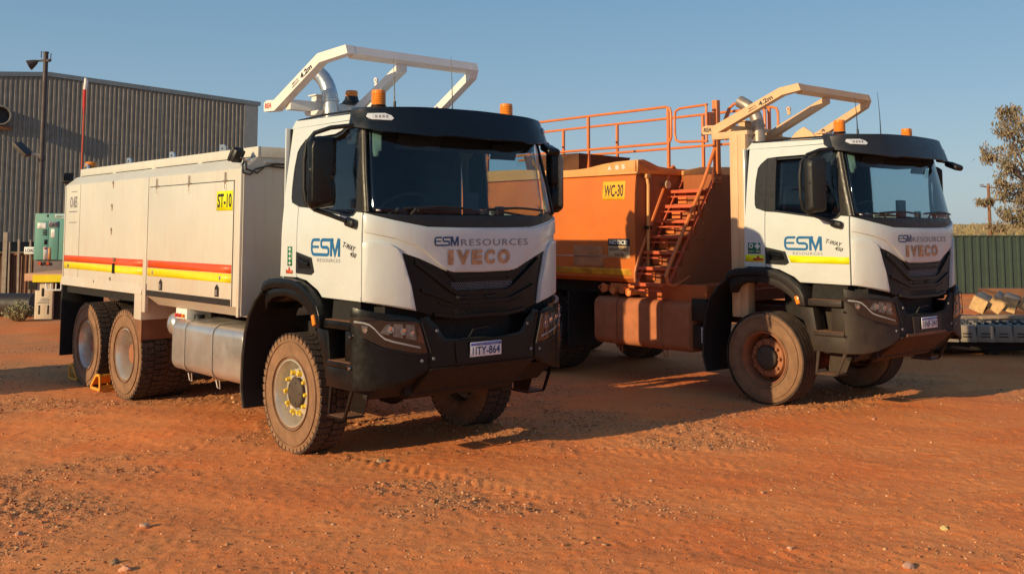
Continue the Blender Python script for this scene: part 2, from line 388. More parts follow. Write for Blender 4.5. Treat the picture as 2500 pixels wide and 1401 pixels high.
def wheel(parent,x,y,sg,kind,tread,tyrem,rimm,nutm,name='wheel'):
    """sg: outward side; kind front/rear/inner"""
    r=.555; z=r-.012; hw=.165
    w=empty(name,(0,0,0)); w.parent=parent
    mb=MB()
    prof=[(.30,-hw*.78),(.33,-hw*.95),(.40,-hw*1.03),(.46,-hw*1.02),(.505,-hw*.97),(.532,-hw*.88),(.545,-hw*.72)]
    pr=prof+[(.546,-hw*.3),(.546,hw*.3)]+[(a,-b) for a,b in reversed(prof)]
    mb.lathe(pr,(x,y,z),'y',56,None,True)
    for f in mb.bm.faces: f.material_index=0
    mb.mi(tyrem); km=mb.mi(rubber_t)
    for f in mb.bm.faces:
        c=f.calc_center_median(); rr=math.hypot(c.x-x,c.z-z)
        f.material_index=km if rr>.53 else 0
    # sidewall ring details (raised band of lettering)
    rn=random.Random(int(x*10)+int(sg*3))
    for rr in (.345,.485):
        mb.lathe([(rr-.006,sg*hw*1.0),(rr-.004,sg*(hw*1.05+.003)),(rr+.004,sg*(hw*1.05+.003)),(rr+.006,sg*hw*1.0)],(x,y,z),'y',56,tyrem)
    for k in range(26):
        continue
        a=2*math.pi*k/26+.1; rr=.425
        c=Vector((x+rr*math.cos(a),y+sg*(hw*1.03+.001),z+rr*math.sin(a)))
        mb.box(c,(.022,.004,.030),rubber_t,Matrix.Rotation(-(a-math.pi/2),3,'Y'))
    if tread=='lug':
        n=46
        for k in range(n):
            for s2,ph in ((-1,0),(1,.5)):
                a=2*math.pi*(k+ph)/n
                for (yy,wd,tw,ln) in ((.116,.082,.22,.060),(.040,.068,-.28,.060)):
                    rr=.553
                    M=Matrix.Rotation(-(a-math.pi/2),3,'Y')@Matrix.Rotation(s2*tw,3,'Z')
                    c=Vector((x+rr*math.cos(a),y+s2*yy,z+rr*math.sin(a)))
                    mb.box(c,(ln,wd,.022),rubber_t,M)
                a2=a; rr=.522
                c=Vector((x+rr*math.cos(a2),y+s2*hw*.9,z+rr*math.sin(a2)))
                mb.box(c,(.055,.026,.046),tyrem,Matrix.Rotation(-(a2-math.pi/2),3,'Y'))
    else:
        for yy in (-.13,-.065,0,.065,.13):
            mb.lathe([(.54,yy-.026),(.556,yy-.023),(.556,yy+.023),(.54,yy+.026)],(x,y,z),'y',72,rubber_t)
    mb.obj('tyre',None,w,30)
    mb=MB()
    o=sg
    if kind=='front':
        mb.lathe([(.312,o*.130),(.320,o*.146),(.318,o*.158),(.306,o*.160),(.298,o*.142),(.290,o*.09),(.284,o*.01),(.280,-o*.03),(.262,-o*.045),(.246,-o*.02),(.236,o*.045),(.222,o*.078),(.16,o*.088),(.158,o*.06),(0.001,o*.06)],(x,y,z),'y',48,rimm)
        for k in range(10):
            a=2*math.pi*(k+.5)/10
            mb.cyl((x+.241*math.cos(a),y+o*.008,z+.241*math.sin(a)),(x+.247*math.cos(a),y+o*.024,z+.247*math.sin(a)),.018,n=10,m=black)
        mb.obj('rim',None,w,30)
        mb=MB()
        mb.lathe([(.14,o*.06),(.14,o*.105),(.13,o*.118),(.12,o*.122),(.03,o*.126),(.001,o*.126)],(x,y,z),'y',32,hubdark)
        for k in range(5): 
            a=2*math.pi*k/5; mb.cyl((x+.1*math.cos(a),y+o*.115,z+.1*math.sin(a)),(x+.1*math.cos(a),y+o*.13,z+.1*math.sin(a)),.009,n=8,m=hubdark)
        mb.obj('hub_cap',None,w,30)
        mb=MB()
        for k in range(10):
            a=2*math.pi*k/10; cx,cz=x+.188*math.cos(a),z+.188*math.sin(a)
            mb.cyl((cx,y+o*.07,cz),(cx,y+o*.125,cz),(.028 if nutm is yellowp else .02),.016,8,nutm)
            if nutm is yellowp:
                d=Vector((math.cos(a+.8),0,math.sin(a+.8)))
                mb.beam((cx,y+o*.10,cz),(cx+d.x*.044,y+o*.10,cz+d.z*.044),.020,.018,nutm)
        mb.objs('wheel_nut',None,w,30,.002)
    elif kind=='rear':
        mb.lathe([(.312,o*.135),(.318,o*.15),(.308,o*.155),(.297,o*.13),(.285,o*.09),(.28,o*.0),(.268,-o*.10),(.24,-o*.13),(.15,-o*.14),(.001,-o*.14)],(x,y,z),'y',48,rimm)
        mb.obj('rim',None,w,30); mb=MB()
        mb.lathe([(.14,-o*.13),(.135,o*.02),(.12,o*.06),(.06,o*.075),(.001,o*.075)],(x,y,z),'y',32,rimdust)
        mb.obj('hub_cap',None,w,30); mb=MB()
        for k in range(10):
            a=2*math.pi*k/10; cx,cz=x+.188*math.cos(a),z+.188*math.sin(a)
            mb.cyl((cx,y-o*.14,cz),(cx,y-o*.09,cz),.018,.014,8,rimdust)
        mb.objs('wheel_nut',None,w,30,.002)
    else:
        mb.lathe([(.312,o*.15),(.285,o*.09),(.27,o*.0),(.15,-o*.05),(.001,-o*.05)],(x,y,z),'y',32,rimdust)
        mb.obj('rim',None,w,30)
    return w

def build_cab(root,T):
    """T: dict of per-truck choices. Everything in truck space."""
    V=T['visor']; dk=blackpl if T['clean'] else greypl
    # --- white shell: rear quarter + header both sides, roof, front panel
    cab=MB()
    for sg in (-1,1):
        sd=side(sg)
        quarter=[(-.265,1.64),(.044,1.64),(.044,2.314),(-.09,2.355),(-.108,2.40),(-.113,2.5),(-.104,2.70),(-.08,2.85),(-.04,2.90),(.009,2.936),(.055,2.968),(.19,2.978),(.59,2.984),(.70,3.01),(.78,3.05),(.99,3.055),(.965,3.092),(-.215,3.092)]
        cab.patch(quarter,sd,.022,-.022,(.2,.12),white)
        cab.patch([(-.23,3.095),(.96,3.100),(.945,3.15),(-.18,3.168),(-.215,3.13)],sd,.014,-.022,(.3,.1),white)
    # roof skin, slightly crowned
    rs=[];nx,ny=8,9
    for i in range(nx+1):
        for j in range(ny+1):
            u=i/nx;v=j/ny*2-1; x=-.20+u*1.15; y=v*1.045; z=3.166+.05*(1-v*v)+ .03*math.sin(u*math.pi*.5)*(1-abs(v)**6)
            rs.append((x,y,z))
    cab.add(rs,[(i*(ny+1)+j,(i+1)*(ny+1)+j,(i+1)*(ny+1)+j+1,i*(ny+1)+j+1) for i in range(nx) for j in range(ny)],white,True)
    cab.bx(-.285,-.262,-1.12,1.12,1.62,3.10,white,.008)
    cab.prism([(-.262,3.08),(-.175,3.172),(-.19,3.175),(-.27,3.10)],-1.05,1.05,'y',white)
    # front panel
    fp=sym([(0,2.113),(.25,2.114),(.5,2.119),(.6,2.139),(.77,2.178),(.9,2.215),(.992,2.243),(.992,1.468),(.9,1.452),(.767,1.424),(.594,1.381),(.63,1.60),(.657,1.70),(.705,1.892),(.64,1.868),(.566,1.838),(.44,1.775),(.355,1.728),(.3,1.709),(0,1.703)])
    # outline order: start at top centre, go right side, back along the bottom
    half=[(0,2.113),(.25,2.114),(.5,2.119),(.6,2.139),(.77,2.178),(.9,2.215),(.992,2.243),(.992,1.468),(.9,1.452),(.767,1.424),(.594,1.381),(.63,1.60),(.657,1.70),(.705,1.892),(.64,1.868),(.566,1.838),(.44,1.775),(.355,1.728),(.3,1.709),(0,1.703)]
    for s in (-1,1):
        cab.patch([(s*a,b) for a,b in half],nose,.024,-.024,(.05,.12),white)
    shell=cab.obj('cab_shell',None,root,40)
    # raised hood centre & cheeks (pressings of the front panel)
    mb=MB()
    hood=[(0,2.100),(.5,2.106),(.6,2.124),(.77,2.163),(.9,2.198),(.985,2.225),(.985,2.075),(.77,2.022),(.607,1.955),(.536,1.905),(.45,1.825),(.36,1.742),(.305,1.716),(0,1.710)]
    for s in (-1,1): mb.patch([(s*a,b) for a,b in hood],nose,.016,.0,(.05,.12),white)
    bmesh.ops.remove_doubles(mb.bm,verts=mb.bm.verts[:],dist=.0008)
    mid=[f for f in mb.bm.faces if all(abs(v.co.y)<.0005 for v in f.verts)]
    bmesh.ops.delete(mb.bm,geom=mid,context='FACES_ONLY')
    es=[e for e in mb.bm.edges if len(e.link_faces)==2 and e.calc_face_angle(0)>1.1]
    bmesh.ops.bevel(mb.bm,geom=es,offset=.013,segments=3,affect='EDGES',profile=.5,clamp_overlap=True)
    mb.obj('front_panel',None,shell,50)
    for s in (-1,1):
        mb=MB()
        ch=[(.985,1.98),(.93,1.985),(.85,1.982),(.79,1.965),(.745,1.93),(.715,1.885),(.668,1.70),(.640,1.60),(.604,1.395),(.767,1.434),(.985,1.475)]
        mb.patch([(s*a,b) for a,b in ch],nose,.022,.0,(.05,.12),white,bev=.014)
        mb.obj('cheek_panel',None,shell,50)
    # lettering on the front
    mb=MB(); off=.021
    logo_esm(mb,(-.456,-.243,1.947,2.03),nose,bluedk,off)
    decal(mb,'RESOURCES',(-.219,.458,1.947,2.008),nose,greyink,off,0,0,1.15)
    mb.obj('company_lettering',None,shell,None)
    mb=MB()
    for i,(a,b_) in enumerate(((-.294,-.254),(-.23,-.13),(-.115,-.033),(-.013,.068),(.095,.195))):
        ch='IVECO'[i]; decal(mb,ch,(a*1.22+.02 if i==0 else a*1.22+.02,b_*1.22+.02,1.777,1.912),nose,badge,off+.004,.055)
    mb.obj('maker_badge',None,shell,None)
    # --- dark roof moulding line
    mb=MB()
    for sg in (-1,1): mb.tube([(-.17,sg*1.03,3.172),(.3,sg*1.03,3.19),(.93,sg*1.03,3.185)],.012,6,trim)
    mb.objs('roof_trim',None,shell)
    # --- doors
    for sg in (-1,1):
        sd=side(sg)
        dr=empty('door'); dr.parent=root
        mb=MB()
        dp=[(.052,1.645),(.242,1.618),(.452,1.535),(.53,1.475),(1.182,1.466),(1.182,2.243),(1.08,2.250),(1.035,2.215),(.94,2.208),(.22,2.300),(.052,2.312)]
        mb.patch(dp,sd,.026,-.026,(.15,.12),white)
        # pressed crease below the handle line
        d2=[(.40,1.690),(1.178,1.507),(1.178,1.472),(.535,1.482),(.46,1.535),(.30,1.605)]
        mb.patch(d2,sd,.005,.0,(.2,.2),white)
        mb.obj('door_panel',None,dr,40)
        mb=MB()
        hp=[(.056,1.881),(.335,1.831),(.384,1.700),(.330,1.672),(.056,1.680)]
        mb.patch(hp,sd,.012,.0,(.2,.2),trim)
        mb.patch([(.10,1.845),(.30,1.812),(.33,1.73),(.12,1.725)],sd,.006,.012,(.2,.2),blackpl)
        mb.tube([sd(.11,1.80,.03),sd(.2,1.79,.035),sd(.31,1.765,.03)],.013,8,blackpl)
        mb.obj('door_handle',None,dr)
        mb=MB()
        for P in ([(.052,2.318),(.052,2.965),(.185,2.972),(.185,2.302)],):
            mb.patch(P,sd,.022,-.026,(.2,.12),trim)
        mb.patch([(.19,2.962),(.59,2.966),(.70,2.99),(.78,3.04),(.995,3.045),(.995,3.025),(.79,3.018),(.72,2.975),(.6,2.945),(.2,2.940)],sd,.02,-.026,(.2,.2),trim)
        mb.patch([(.19,2.300),(.94,2.205),(1.03,2.213),(1.072,2.26),(1.060,2.30),(1.02,2.245),(.93,2.23),(.19,2.327)],sd,.02,-.026,(.2,.2),trim)
        mb.obj('window_frame',None,dr)
        mb=MB()
        mb.patch([(.19,2.325),(.93,2.228),(1.02,2.243),(1.065,2.29),(.99,3.03),(.79,3.018),(.72,2.975),(.6,2.945),(.19,2.940)],sd,.004,-.020,(.3,.12),sdglass)
        mb.obj('side_window',None,dr,None)
        # logo
        mb=MB()
        if sg<0:
            logo_esm(mb,(.32,.835,1.850,2.013),sd,bluein,.003)
            decal(mb,'RESOURCES',(.44,.838,1.797,1.829),sd,greyink,.003,0,0,1.2)
            decal(mb,'T-WAY',(.885,1.095,1.915,1.965),sd,black,.003,.02,.35,1.0,-.22)
            decal(mb,'450',(1.0,1.105,1.850,1.893),sd,black,.003,.02,.35,1.0,-.22)
        else:
            s2=lambda u,v,o=0: sd(-u,v,o)
            logo_esm(mb,(-.835,-.32,1.850,2.013),s2,bluein,.003)
            decal(mb,'RESOURCES',(-.72,-.32,1.797,1.829),s2,greyink,.003,0,0,1.2)
        mb.obj('company_logo',None,dr,None)
        if T['stripe']:
            mb=MB(); mb.patch([(.372,1.786),(1.180,1.780),(1.180,1.700),(.408,1.701)],sd,.0015,.001,(.2,.2),yel)
            mb.obj('reflective_stripe',None,dr,None)
        # quarter panel (dark, opaque)
        mb=MB()
        mb.patch([(.048,2.316),(-.088,2.358),(-.106,2.40),(-.111,2.5),(-.102,2.70),(-.078,2.848),(-.038,2.898),(.011,2.932),(.048,2.962)],sd,.018,-.024,(.2,.1),trim)
        mb.obj('quarter_panel',None,root)
        # A pillar
        mb=MB()
        for q in range(6):
            z0=2.25+q*.135; z1=z0+.135
            xa=lambda z: tab(z,[(2.25,1.075),(3.04,1.0)])
            # side face of pillar then wraps onto the nose
            vs=[]
            for z in (z0,z1):
                xd=tab(z,nose.xd)
                vs+= [Vector((xa(z),sg*(tab(z,SW)+.0),z)),Vector((xd-.02,sg*(tab(z,SW)+.004),z)),nose(sg*.985,z,.006),nose(sg*.965,z,.006),nose(sg*.945,z,.0)]
            mb.add(vs,[(i,i+1,5+i+1,5+i) for i in range(4)],pillar,True)
        mb.tube([nose(sg*.955,2.25,.0),nose(sg*.955,2.6,.0),nose(sg*.955,2.99,.0)],.013,8,pillar)
        bmesh.ops.solidify(mb.bm,geom=mb.bm.faces[:],thickness=.012)
        mb.obj('windscreen_pillar',None,root,50)
    # signs on the rear quarter, right side
    sd=side(-1); mb=MB()
    if T['clean']:
        rectd(mb,(-.125,-.035,1.745,1.93),sd,greens); 
        for z in (1.755,1.80,1.845,1.89): decal(mb,'+',(-.105,-.055,z,z+.032),sd,whites,.0045,.03)
    else:
        rectd(mb,(-.205,-.02,1.80,1.93),sd,greens)
        decal(mb,'+',(-.10,-.03,1.855,1.925),sd,whites,.0045,.09); decal(mb,'O',(-.19,-.125,1.865,1.922),sd,whites,.0045,.03)
        decal(mb,'SAFETY',(-.195,-.11,1.815,1.835),sd,whites,.0045); decal(mb,'AID',(-.09,-.03,1.815,1.835),sd,whites,.0045)
        rectd(mb,(-.25,.03,1.70,1.785),sd,yel)
    rectd(mb,(-.15,-.02,1.672,1.705) if T['clean'] else (-.13,.02,1.715,1.745),sd,reds,.004)
    mb.prism([(-.10,1.70),(-.07,1.70),(-.085,1.74)] if T['clean'] else [(-.08,1.745),(-.03,1.745),(-.055,1.78)],-1.162,-1.158,'y',reds)
    mb.obj('safety_sign',None,root,None)
    # --- windscreen and cowl
    mb=MB(); h=[(0,3.03),(.94,3.03),(.944,2.238),(.7,2.222),(0,2.222)]
    for s in (-1,1): mb.patch([(s*a,b) for a,b in h],nose,.005,-.014,(.05,.1),wsglass)
    bmesh.ops.remove_doubles(mb.bm,verts=mb.bm.verts[:],dist=.0005)
    mid=[f for f in mb.bm.faces if all(abs(v.co.y)<.0005 for v in f.verts)]
    bmesh.ops.delete(mb.bm,geom=mid,context='FACES_ONLY')
    ws=mb.obj('windscreen',None,root,None)
    mb=MB()
    mb.patch([(-.905,2.98),(-.83,2.975),(-.835,2.80),(-.86,2.80),(-.86,2.75),(-.90,2.75),(-.905,2.8)],nose,.002,-.020,(.05,.1),stick)
    mb.patch([(-.90,2.262),(-.865,2.258),(-.865,2.27),(-.90,2.274)],nose,.002,-.008,(.05,.1),whites)
    mb.objs('windscreen_sticker',None,ws,None)
    # black borders of the screen
    mb=MB()
    for s in (-1,1):
        mb.patch([(s*.90,2.24),(s*.945,2.24),(s*.945,3.02),(s*.915,3.02)],nose,.004,-.022,(.05,.1),trim)
        mb.patch([(0,3.03),(s*.94,3.03),(s*.94,2.985),(s*.5,2.955),(0,2.95)],nose,.004,-.0225,(.05,.1),trim)
    mb.obj('screen_border',None,ws,None)
    mb=MB(); h=[(0,2.226),(.7,2.227),(.93,2.240),(.985,2.252),(.9,2.221),(.77,2.184),(.6,2.145),(.5,2.125),(.25,2.119),(0,2.118)]
    for s in (-1,1): mb.patch([(s*a,b) for a,b in h],nose,.02,-.022,(.05,.1),trim)
    mb.obj('cowl',None,root)
    for (t0,t1,tp) in ((-.70,-.12,-.62),(.02,.66,.12)):
        w=empty('wiper'); w.parent=root
        mb=MB()
        mb.tube([nose(tp-.03,2.225,.03),nose(tp,2.268,.045),nose((t0+t1)/2,2.295,.04)],.011,6,black)
        mb.obj('wiper_arm',None,w)
        mb=MB()
        mb.tube([nose(t0+(t1-t0)*k/8,2.275+.02*math.sin(k/8*3.1),.022) for k in range(9)],.012,6,black)
        mb.obj('wiper_blade',None,w)
    # --- grille
    g=MB()
    gh=[(0,1.698),(.3,1.704),(.358,1.724),(.443,1.771),(.567,1.833),(.700,1.890),(.652,1.70),(.625,1.60),(.588,1.378),(.493,1.347),(.359,1.310),(.2,1.294),(0,1.290)]
    for s in (-1,1): g.patch([(s*a,b) for a,b in gh],nose,.02,-.035,(.05,.12),dk)
    gr=g.obj('grille',None,root,40)
    g=MB()
    def rib(z0,z1,tm,rise,off,m=None):
        def zz(a): return rise*max(0,abs(a)-.26)*1.4
        n=20
        pts=[(tm*(-1+2*i/n),z1+zz(tm*(-1+2*i/n))) for i in range(n+1)]+[(tm*(1-2*i/n),z0+zz(tm*(1-2*i/n))) for i in range(n+1)]
        g.patch(pts,nose,off,-.016,(.06,.2),m or dk)
    rib(1.650,1.692,.335,.55,.022); rib(1.622,1.640,.50,.75,.014)
    rib(1.500,1.540,.60,.6,.030); rib(1.425,1.452,.55,.3,.024); rib(1.295,1.325,.44,.12,.028); rib(1.395,1.412,.40,.2,.012)
    g.objs('grille_slat',None,gr,40)
    g=MB()
    for r in range(5):
        for c in range(30):
            t=-.29+.02*c+(.01 if r%2 else 0); z=1.553+r*.0145
            g.patch([(t-.006,z-.004),(t+.004,z-.004),(t+.007,z+.004),(t-.003,z+.004)],nose,.005,-.013,(1,1),greyink)
    for r in range(4):
        for c in range(26):
            t=-.25+.02*c+(.01 if r%2 else 0); z=1.335+r*.014
            g.patch([(t-.006,z-.004),(t+.004,z-.004),(t+.007,z+.004),(t-.003,z+.004)],nose,.005,-.013,(1,1),greypl)
    g.objs('grille_mesh',None,gr,None,.03)
    g=MB()
    for (a,b_) in ((-.24,-.13),(.03,.14)):
        g.patch([(a,1.462),(b_,1.462),(b_,1.495),(a,1.495)],nose,.004,-.014,(.1,.1),black)
    g.objs('grille_opening',None,gr,None)
    # --- visor
    v=MB(); n=44; rows=[]
    zs=[(0,0)]
    def low(a):
        a=abs(a)
        return tab(a,[(0,2.938),(.38,2.945),(.44,2.930),(.55,2.934),(.8,2.962),(.92,2.99),(1.0,3.015)])
    for i in range(n+1):
        t=-1+2*i/n
        zl=low(t); zt=tab(abs(t),[(0,3.225),(.5,3.215),(.85,3.20),(1,3.185)])
        ring=[visf(t,zl,-.03),visf(t,zl,0),visf(t,zl+(zt-zl)*.33,0.0),visf(t,zl+(zt-zl)*.66,-.002),visf(t,zt-.012,0),visf(t,zt,-.012)]
        p=visf(t,zt,-.03); q=Vector((.80,p.y*.94,zt+.03))
        ring+=[p.lerp(q,.35)+Vector((0,0,.01)),p.lerp(q,.75),q]
        rows.append(ring)
    m_=len(rows[0]); vs=[p for r in rows for p in r]
    fs=[(i*m_+j,(i+1)*m_+j,(i+1)*m_+j+1,i*m_+j+1) for i in range(n) for j in range(m_-1)]
    v.add(vs,fs,V,True)
    # underside skirt back to the screen
    vs=[];
    for i in range(n+1):
        t=-1+2*i/n; zl=low(t); a=visf(t,zl,-.03); vs+=[a,nose(t*.99,max(zl,2.99)+.02,.002)]
    v.add(vs,[(2*i,2*i+2,2*i+3,2*i+1) for i in range(n)],V,True)
    # closed ends
    for s,row in ((0,rows[0]),(1,rows[-1])):
        back=[Vector((.80,row[-1].y,3.1)),Vector((.95,row[1].y,3.04))]
        v.add(row[1:]+back,[tuple(range(len(row)+1))] if s==0 else [tuple(reversed(range(len(row)+1)))],V)
    vo=v.obj('sun_visor',None,root,45,recalc=True)
    for s in (-1,1):
        mb=MB()
        mb.patch([(s*.905,3.128),(s*.80,3.128),(s*.762,3.105),(s*.748,3.078),(s*.765,3.062),(s*.885,3.072),(s*.915,3.10)],visf,.012,.0,(.05,.1),clearl)
        for k in range(5):
            t=s*(.79+.022*k); mb.patch([(t-.007,3.083),(t+.007,3.083),(t+.007,3.110),(t-.007,3.110)],visf,.002,.012,(.1,.1),greyink if k<4 else clearl)
        mb.obj('marker_light',None,vo)
        b=empty('beacon'); b.parent=root
        mb=MB(); c=(.88,s*.79,3.235)
        mb.lathe([(.001,0),(.072,0),(.074,.008),(.068,.012),(.068,.016),(.001,.016)],c,'z',24,trim); mb.obj('beacon_base',None,b)
        mb=MB(); pr=[(.066,.016)]
        for k in range(7): pr+=[(.069,.022+k*.017),(.065,.031+k*.017)]
        mb.lathe(pr+[(.066,.145),(.06,.156),(.001,.158)],c,'z',24,amber); mb.obj('beacon_lens',None,b)
    # --- mirrors
    for sg in (-1,1):
        mr=empty('side_mirror'); mr.parent=root
        mb=MB()
        ax=Vector((.965-.862,-(1.295-1.512),0)).normalized() # across housing for the right side (y negative)
        c=Vector((.915,sg*1.405,2.605)); wd=.25
        out=[(-.5,-.30),(-.52,.24),(-.42,.305),(-.1,.32),(.44,.315),(.5,.28),(.5,-.02),(.44,-.05),(.44,-.09),(.5,-.13),(.5,-.28),(.44,-.31),(-.36,-.335)]
        b=bmesh.new(); pv=[]
        a=Vector((.43,-sg*.90,0)) # direction inner side
        nrm=Vector((.90,sg*.43,0))  # front-outward direction
        def PT(u,w,d): return c+a*(u*wd)+Vector((0,0,w))+nrm*d
        F=[b.verts.new(PT(u,w,-.02)) for u,w in out]; B=[b.verts.new(PT(u*.97,w*.98,.05)) for u,w in out]; C=[b.verts.new(PT(u*.7,w*.86,.105)) for u,w in out]
        k=len(out); b.faces.new(F)
        for i in range(k):
            j=(i+1)%k; b.faces.new((F[i],F[j],B[j],B[i])); b.faces.new((B[i],B[j],C[j],C[i]))
        b.faces.new(C[::-1]); bmesh.ops.recalc_face_normals(b,faces=b.faces[:])
        bmesh.ops.bevel(b,geom=b.edges[:],offset=.012,segments=2,affect='EDGES',profile=.5,clamp_overlap=True)
        mb.addbm(b,None,T['mirror'],True)
        # waist groove strip
        mb.beam(PT(-.46,.02,.075),PT(.42,-.06,.095),.02,.035,trim)
        mb.obj('mirror_housing',None,mr,60)
        mb=MB(); q=[PT(-.44,-.27,-.023),PT(-.44,.27,-.023),PT(.42,.28,-.023),PT(.42,-.27,-.023)]
        mb.add(q,[(0,1,2,3)] if sg<0 else [(3,2,1,0)],chrome); mb.obj('mirror_glass',None,mr,None)
        mb=MB()
        mb.tube([(1.02,sg*1.09,3.03),(1.0,sg*1.20,3.02),(.93,sg*1.33,3.0),(.86,sg*1.45,2.95),(.815,sg*1.505,2.86),(.80,sg*1.515,2.7),(.805,sg*1.515,2.45),(.82,sg*1.50,2.33),(.87,sg*1.44,2.27),(.96,sg*1.33,2.22),(1.03,sg*1.22,2.17)],.021,10,trim)
        mb.box((1.05,sg*1.185,2.155),(.15,.07,.085),trim,Matrix.Rotation(.2,3,'Y'),.03,3)
        mb.obj('mirror_arm',None,mr)
    mr=empty('front_mirror'); mr.parent=root
    mb=MB(); mb.tube([(1.19,.95,2.97),(1.27,.93,2.955),(1.36,.90,2.93)],.02,8,trim); mb.obj('mirror_arm',None,mr)
    mb=MB(); mb.box((1.44,.885,2.885),(.20,.15,.075),T['mirror'],Matrix.Rotation(.38,3,'Y')@Matrix.Rotation(-.2,3,'Z'),.035,3); mb.obj('mirror_housing',None,mr)
    # --- bumper
    mb=MB()
    crn=[(.985,1.425),(.84,1.386),(.585,1.332),(.535,1.300),(.475,1.03),(.470,.87),(.535,.822),(.74,.742),(.86,.712),(.985,.700)]
    cen=[(-.462,1.335),(-.44,1.29),(-.394,1.247),(-.362,1.175),(-.330,1.128),(-.14,1.103),(.14,1.10),(.330,1.128),(.362,1.175),(.394,1.247),(.44,1.29),(.462,1.335),(.53,1.31),(.468,1.03),(.462,.872),(-.462,.872),(-.468,1.03),(-.53,1.31)]
    mb.patch(cen,bump,.03,-.036,(.04,.1),blackpl if T['clean'] else under,bev=.006)
    mb.patch([(-.24,.90),(.24,.90),(.25,1.09),(-.25,1.09)],bump,.012,-.006,(.05,.1),dk)
    for s in (-1,1):
        for (t,z) in ((.43,.96),(.40,1.20),(.52,.95)):
            p=bump(s*t,z,-.004); mb.cyl(p,p+Vector((.012,0,0)),.014,n=10,m=greyink)
    bo=mb.obj('bumper',None,root,50)
    for s in (-1,1):
        mb=MB(); mb.patch([(s*a,b) for a,b in crn],bump,.03,-.03,(.04,.08),dk,bev=.012); mb.obj('bumper_corner',None,bo,55)
    mb=MB()
    # recessed step above the plate
    mb.bx(1.20,1.30,-.47,.47,1.06,1.33,under); mb.bx(1.28,1.47,-.40,.40,1.075,1.095,under,.004)
    mb.tube([(1.40,-.12,1.10),(1.44,-.10,1.18),(1.45,.05,1.20),(1.45,.09,1.19)],.008,6,trim)
    mb.obj('bumper_step',None,bo)
    mb=MB()
    # skid plate, raking back under the axle
    prof=[(1.50,.872),(1.47,.845),(1.16,.58),(1.10,.56),(1.09,.60),(1.40,.872)]
    mb.prism(prof,-.62,.62,'y',under if T['clean'] else mat('skid_dusty',(.045,.020,.012),.7,0,.2,6),.006)
    for s in (-1,1): mb.prism([(1.33,.80),(1.10,.60),(1.03,.61),(1.05,.78),(1.12,.80)],s*.62,s*1.02,'y',under)
    if not T['clean']: mb.patch([(-.38,.865),(.33,.865),(.30,.90),(-.36,.90)],bump,.012,-.004,(.05,.1),rust)
    for row in range(2):
        for k in range(7):
            y=-.42+.13*k; x=1.40-.14*row; z=.80-.118*row
            mb.box((x,y,z-.004),(.10,.03,.008),black,Matrix.Rotation(-.71,3,'Y')@Matrix.Rotation(.5,3,'Z'))
    mb.obj('skid_plate',None,bo)
    for s in (-1,1):
        hl=empty('headlight'); hl.parent=root
        out=[(.984,1.335),(.946,1.338),(.864,1.336),(.763,1.306),(.60,1.292),(.543,1.283),(.478,1.025),(.497,1.005),(.62,1.035),(.777,1.085),(.87,1.145),(.900,1.165),(.925,1.235),(.984,1.292)]
        mb=MB(); mb.patch([(s*a,b) for a,b in out],bump,.006,.0,(.04,.06),lampd); mb.obj('lamp_lens',None,hl)
        mb=MB()
        clr3=mat('lamp_reflector',(.16,.165,.18),.12,.5,.3,30,coat=.6); clr2=mat('drl_lens',(.30,.31,.33),.15,.1,.1,20,coat=.5)
        drl=[(.955,1.300),(.90,1.294),(.86,1.275),(.83,1.24),(.80,1.19),(.77,1.155),(.72,1.13),(.62,1.095),(.535,1.066)]
        w=.008
        up=[(a,b+w) for a,b in drl]; lo=[(a,b-w) for a,b in reversed(drl)]
        mb.patch([(s*a,b) for a,b in up+lo],bump,.006,.006,(.04,.1),clr2); mb.obj('running_light',None,hl)
        mb=MB()
        for (t,z,r) in ((.735,1.232,.034),(.65,1.212,.034),(.59,1.19,.028)):
            p=bump(s*t,z,.004); nn=(bump(s*t,z,.05)-p).normalized()
            mb.tube([p,p+nn*.006],r*.85,16,greyink); mb.box(p+nn*.009+Vector((0,.0,.008)),(.006,r*1.2,r*.7),chrome,Matrix.Rotation(.5,3,'X'))
        for pl4 in ([(.80,1.205),(.765,1.27),(.735,1.28),(.745,1.185)],[(.72,1.175),(.715,1.282),(.655,1.275),(.655,1.155)],[(.635,1.15),(.635,1.27),(.575,1.262),(.56,1.13)],[(.885,1.20),(.87,1.262),(.91,1.272),(.905,1.22)]):
            mb.patch([(s*a,b) for a,b in pl4],bump,.0015,.006,(.1,.1),clr3)
        mb.patch([(s*a,b) for a,b in ((.555,1.115),(.535,1.255),(.50,1.10))],bump,.0015,.006,(.1,.1),mat('lamp_amber_dark',(.10,.035,.02),.2,0,.1,20,coat=.6))
        p=bump(s*.885,1.23,.004); nn=(bump(s*.885,1.23,.05)-p).normalized(); mb.tube([p,p+nn*.008],.018,12,chrome)
        mb.objs('lamp_bulb',None,hl)
        mb=MB()
        fr=[(.915,1.31),(.70,1.325),(.53,1.28),(.465,1.01),(.60,1.015),(.79,1.075),(.90,1.16)]
        mb.tube([bump(s*a,b,.03) for a,b in fr],.005,5,trim)
        if s>0:
            for t in (.60,.72): mb.tube([bump(s*t,1.31,.03),bump(s*t,1.05,.03)],.004,5,trim)
        mb.obj('lamp_guard',None,hl)
    # small screws on the side of the bumper
    mb=MB()
    for z in (.90,1.17):
        for s in (-1,1): mb.cyl((1.155,s*1.235,z),(1.155,s*1.252,z),.014,n=10,m=chrome)
    mb.objs('bumper_screw',None,bo)
    # engine bay filler between nose and bumper
    mb=MB(); mb.bx(.75,1.30,-.98,.98,1.28,1.47,under); mb.bx(.0,1.22,-.70,.70,.62,1.60,under)
    for s in (-1,1):
        mb.tube([(1.26,s*.92,1.43),(1.33,s*.8,1.42),(1.36,s*.7,1.40)],.012,6,galv)
    mb.objs('engine_block',None,root)
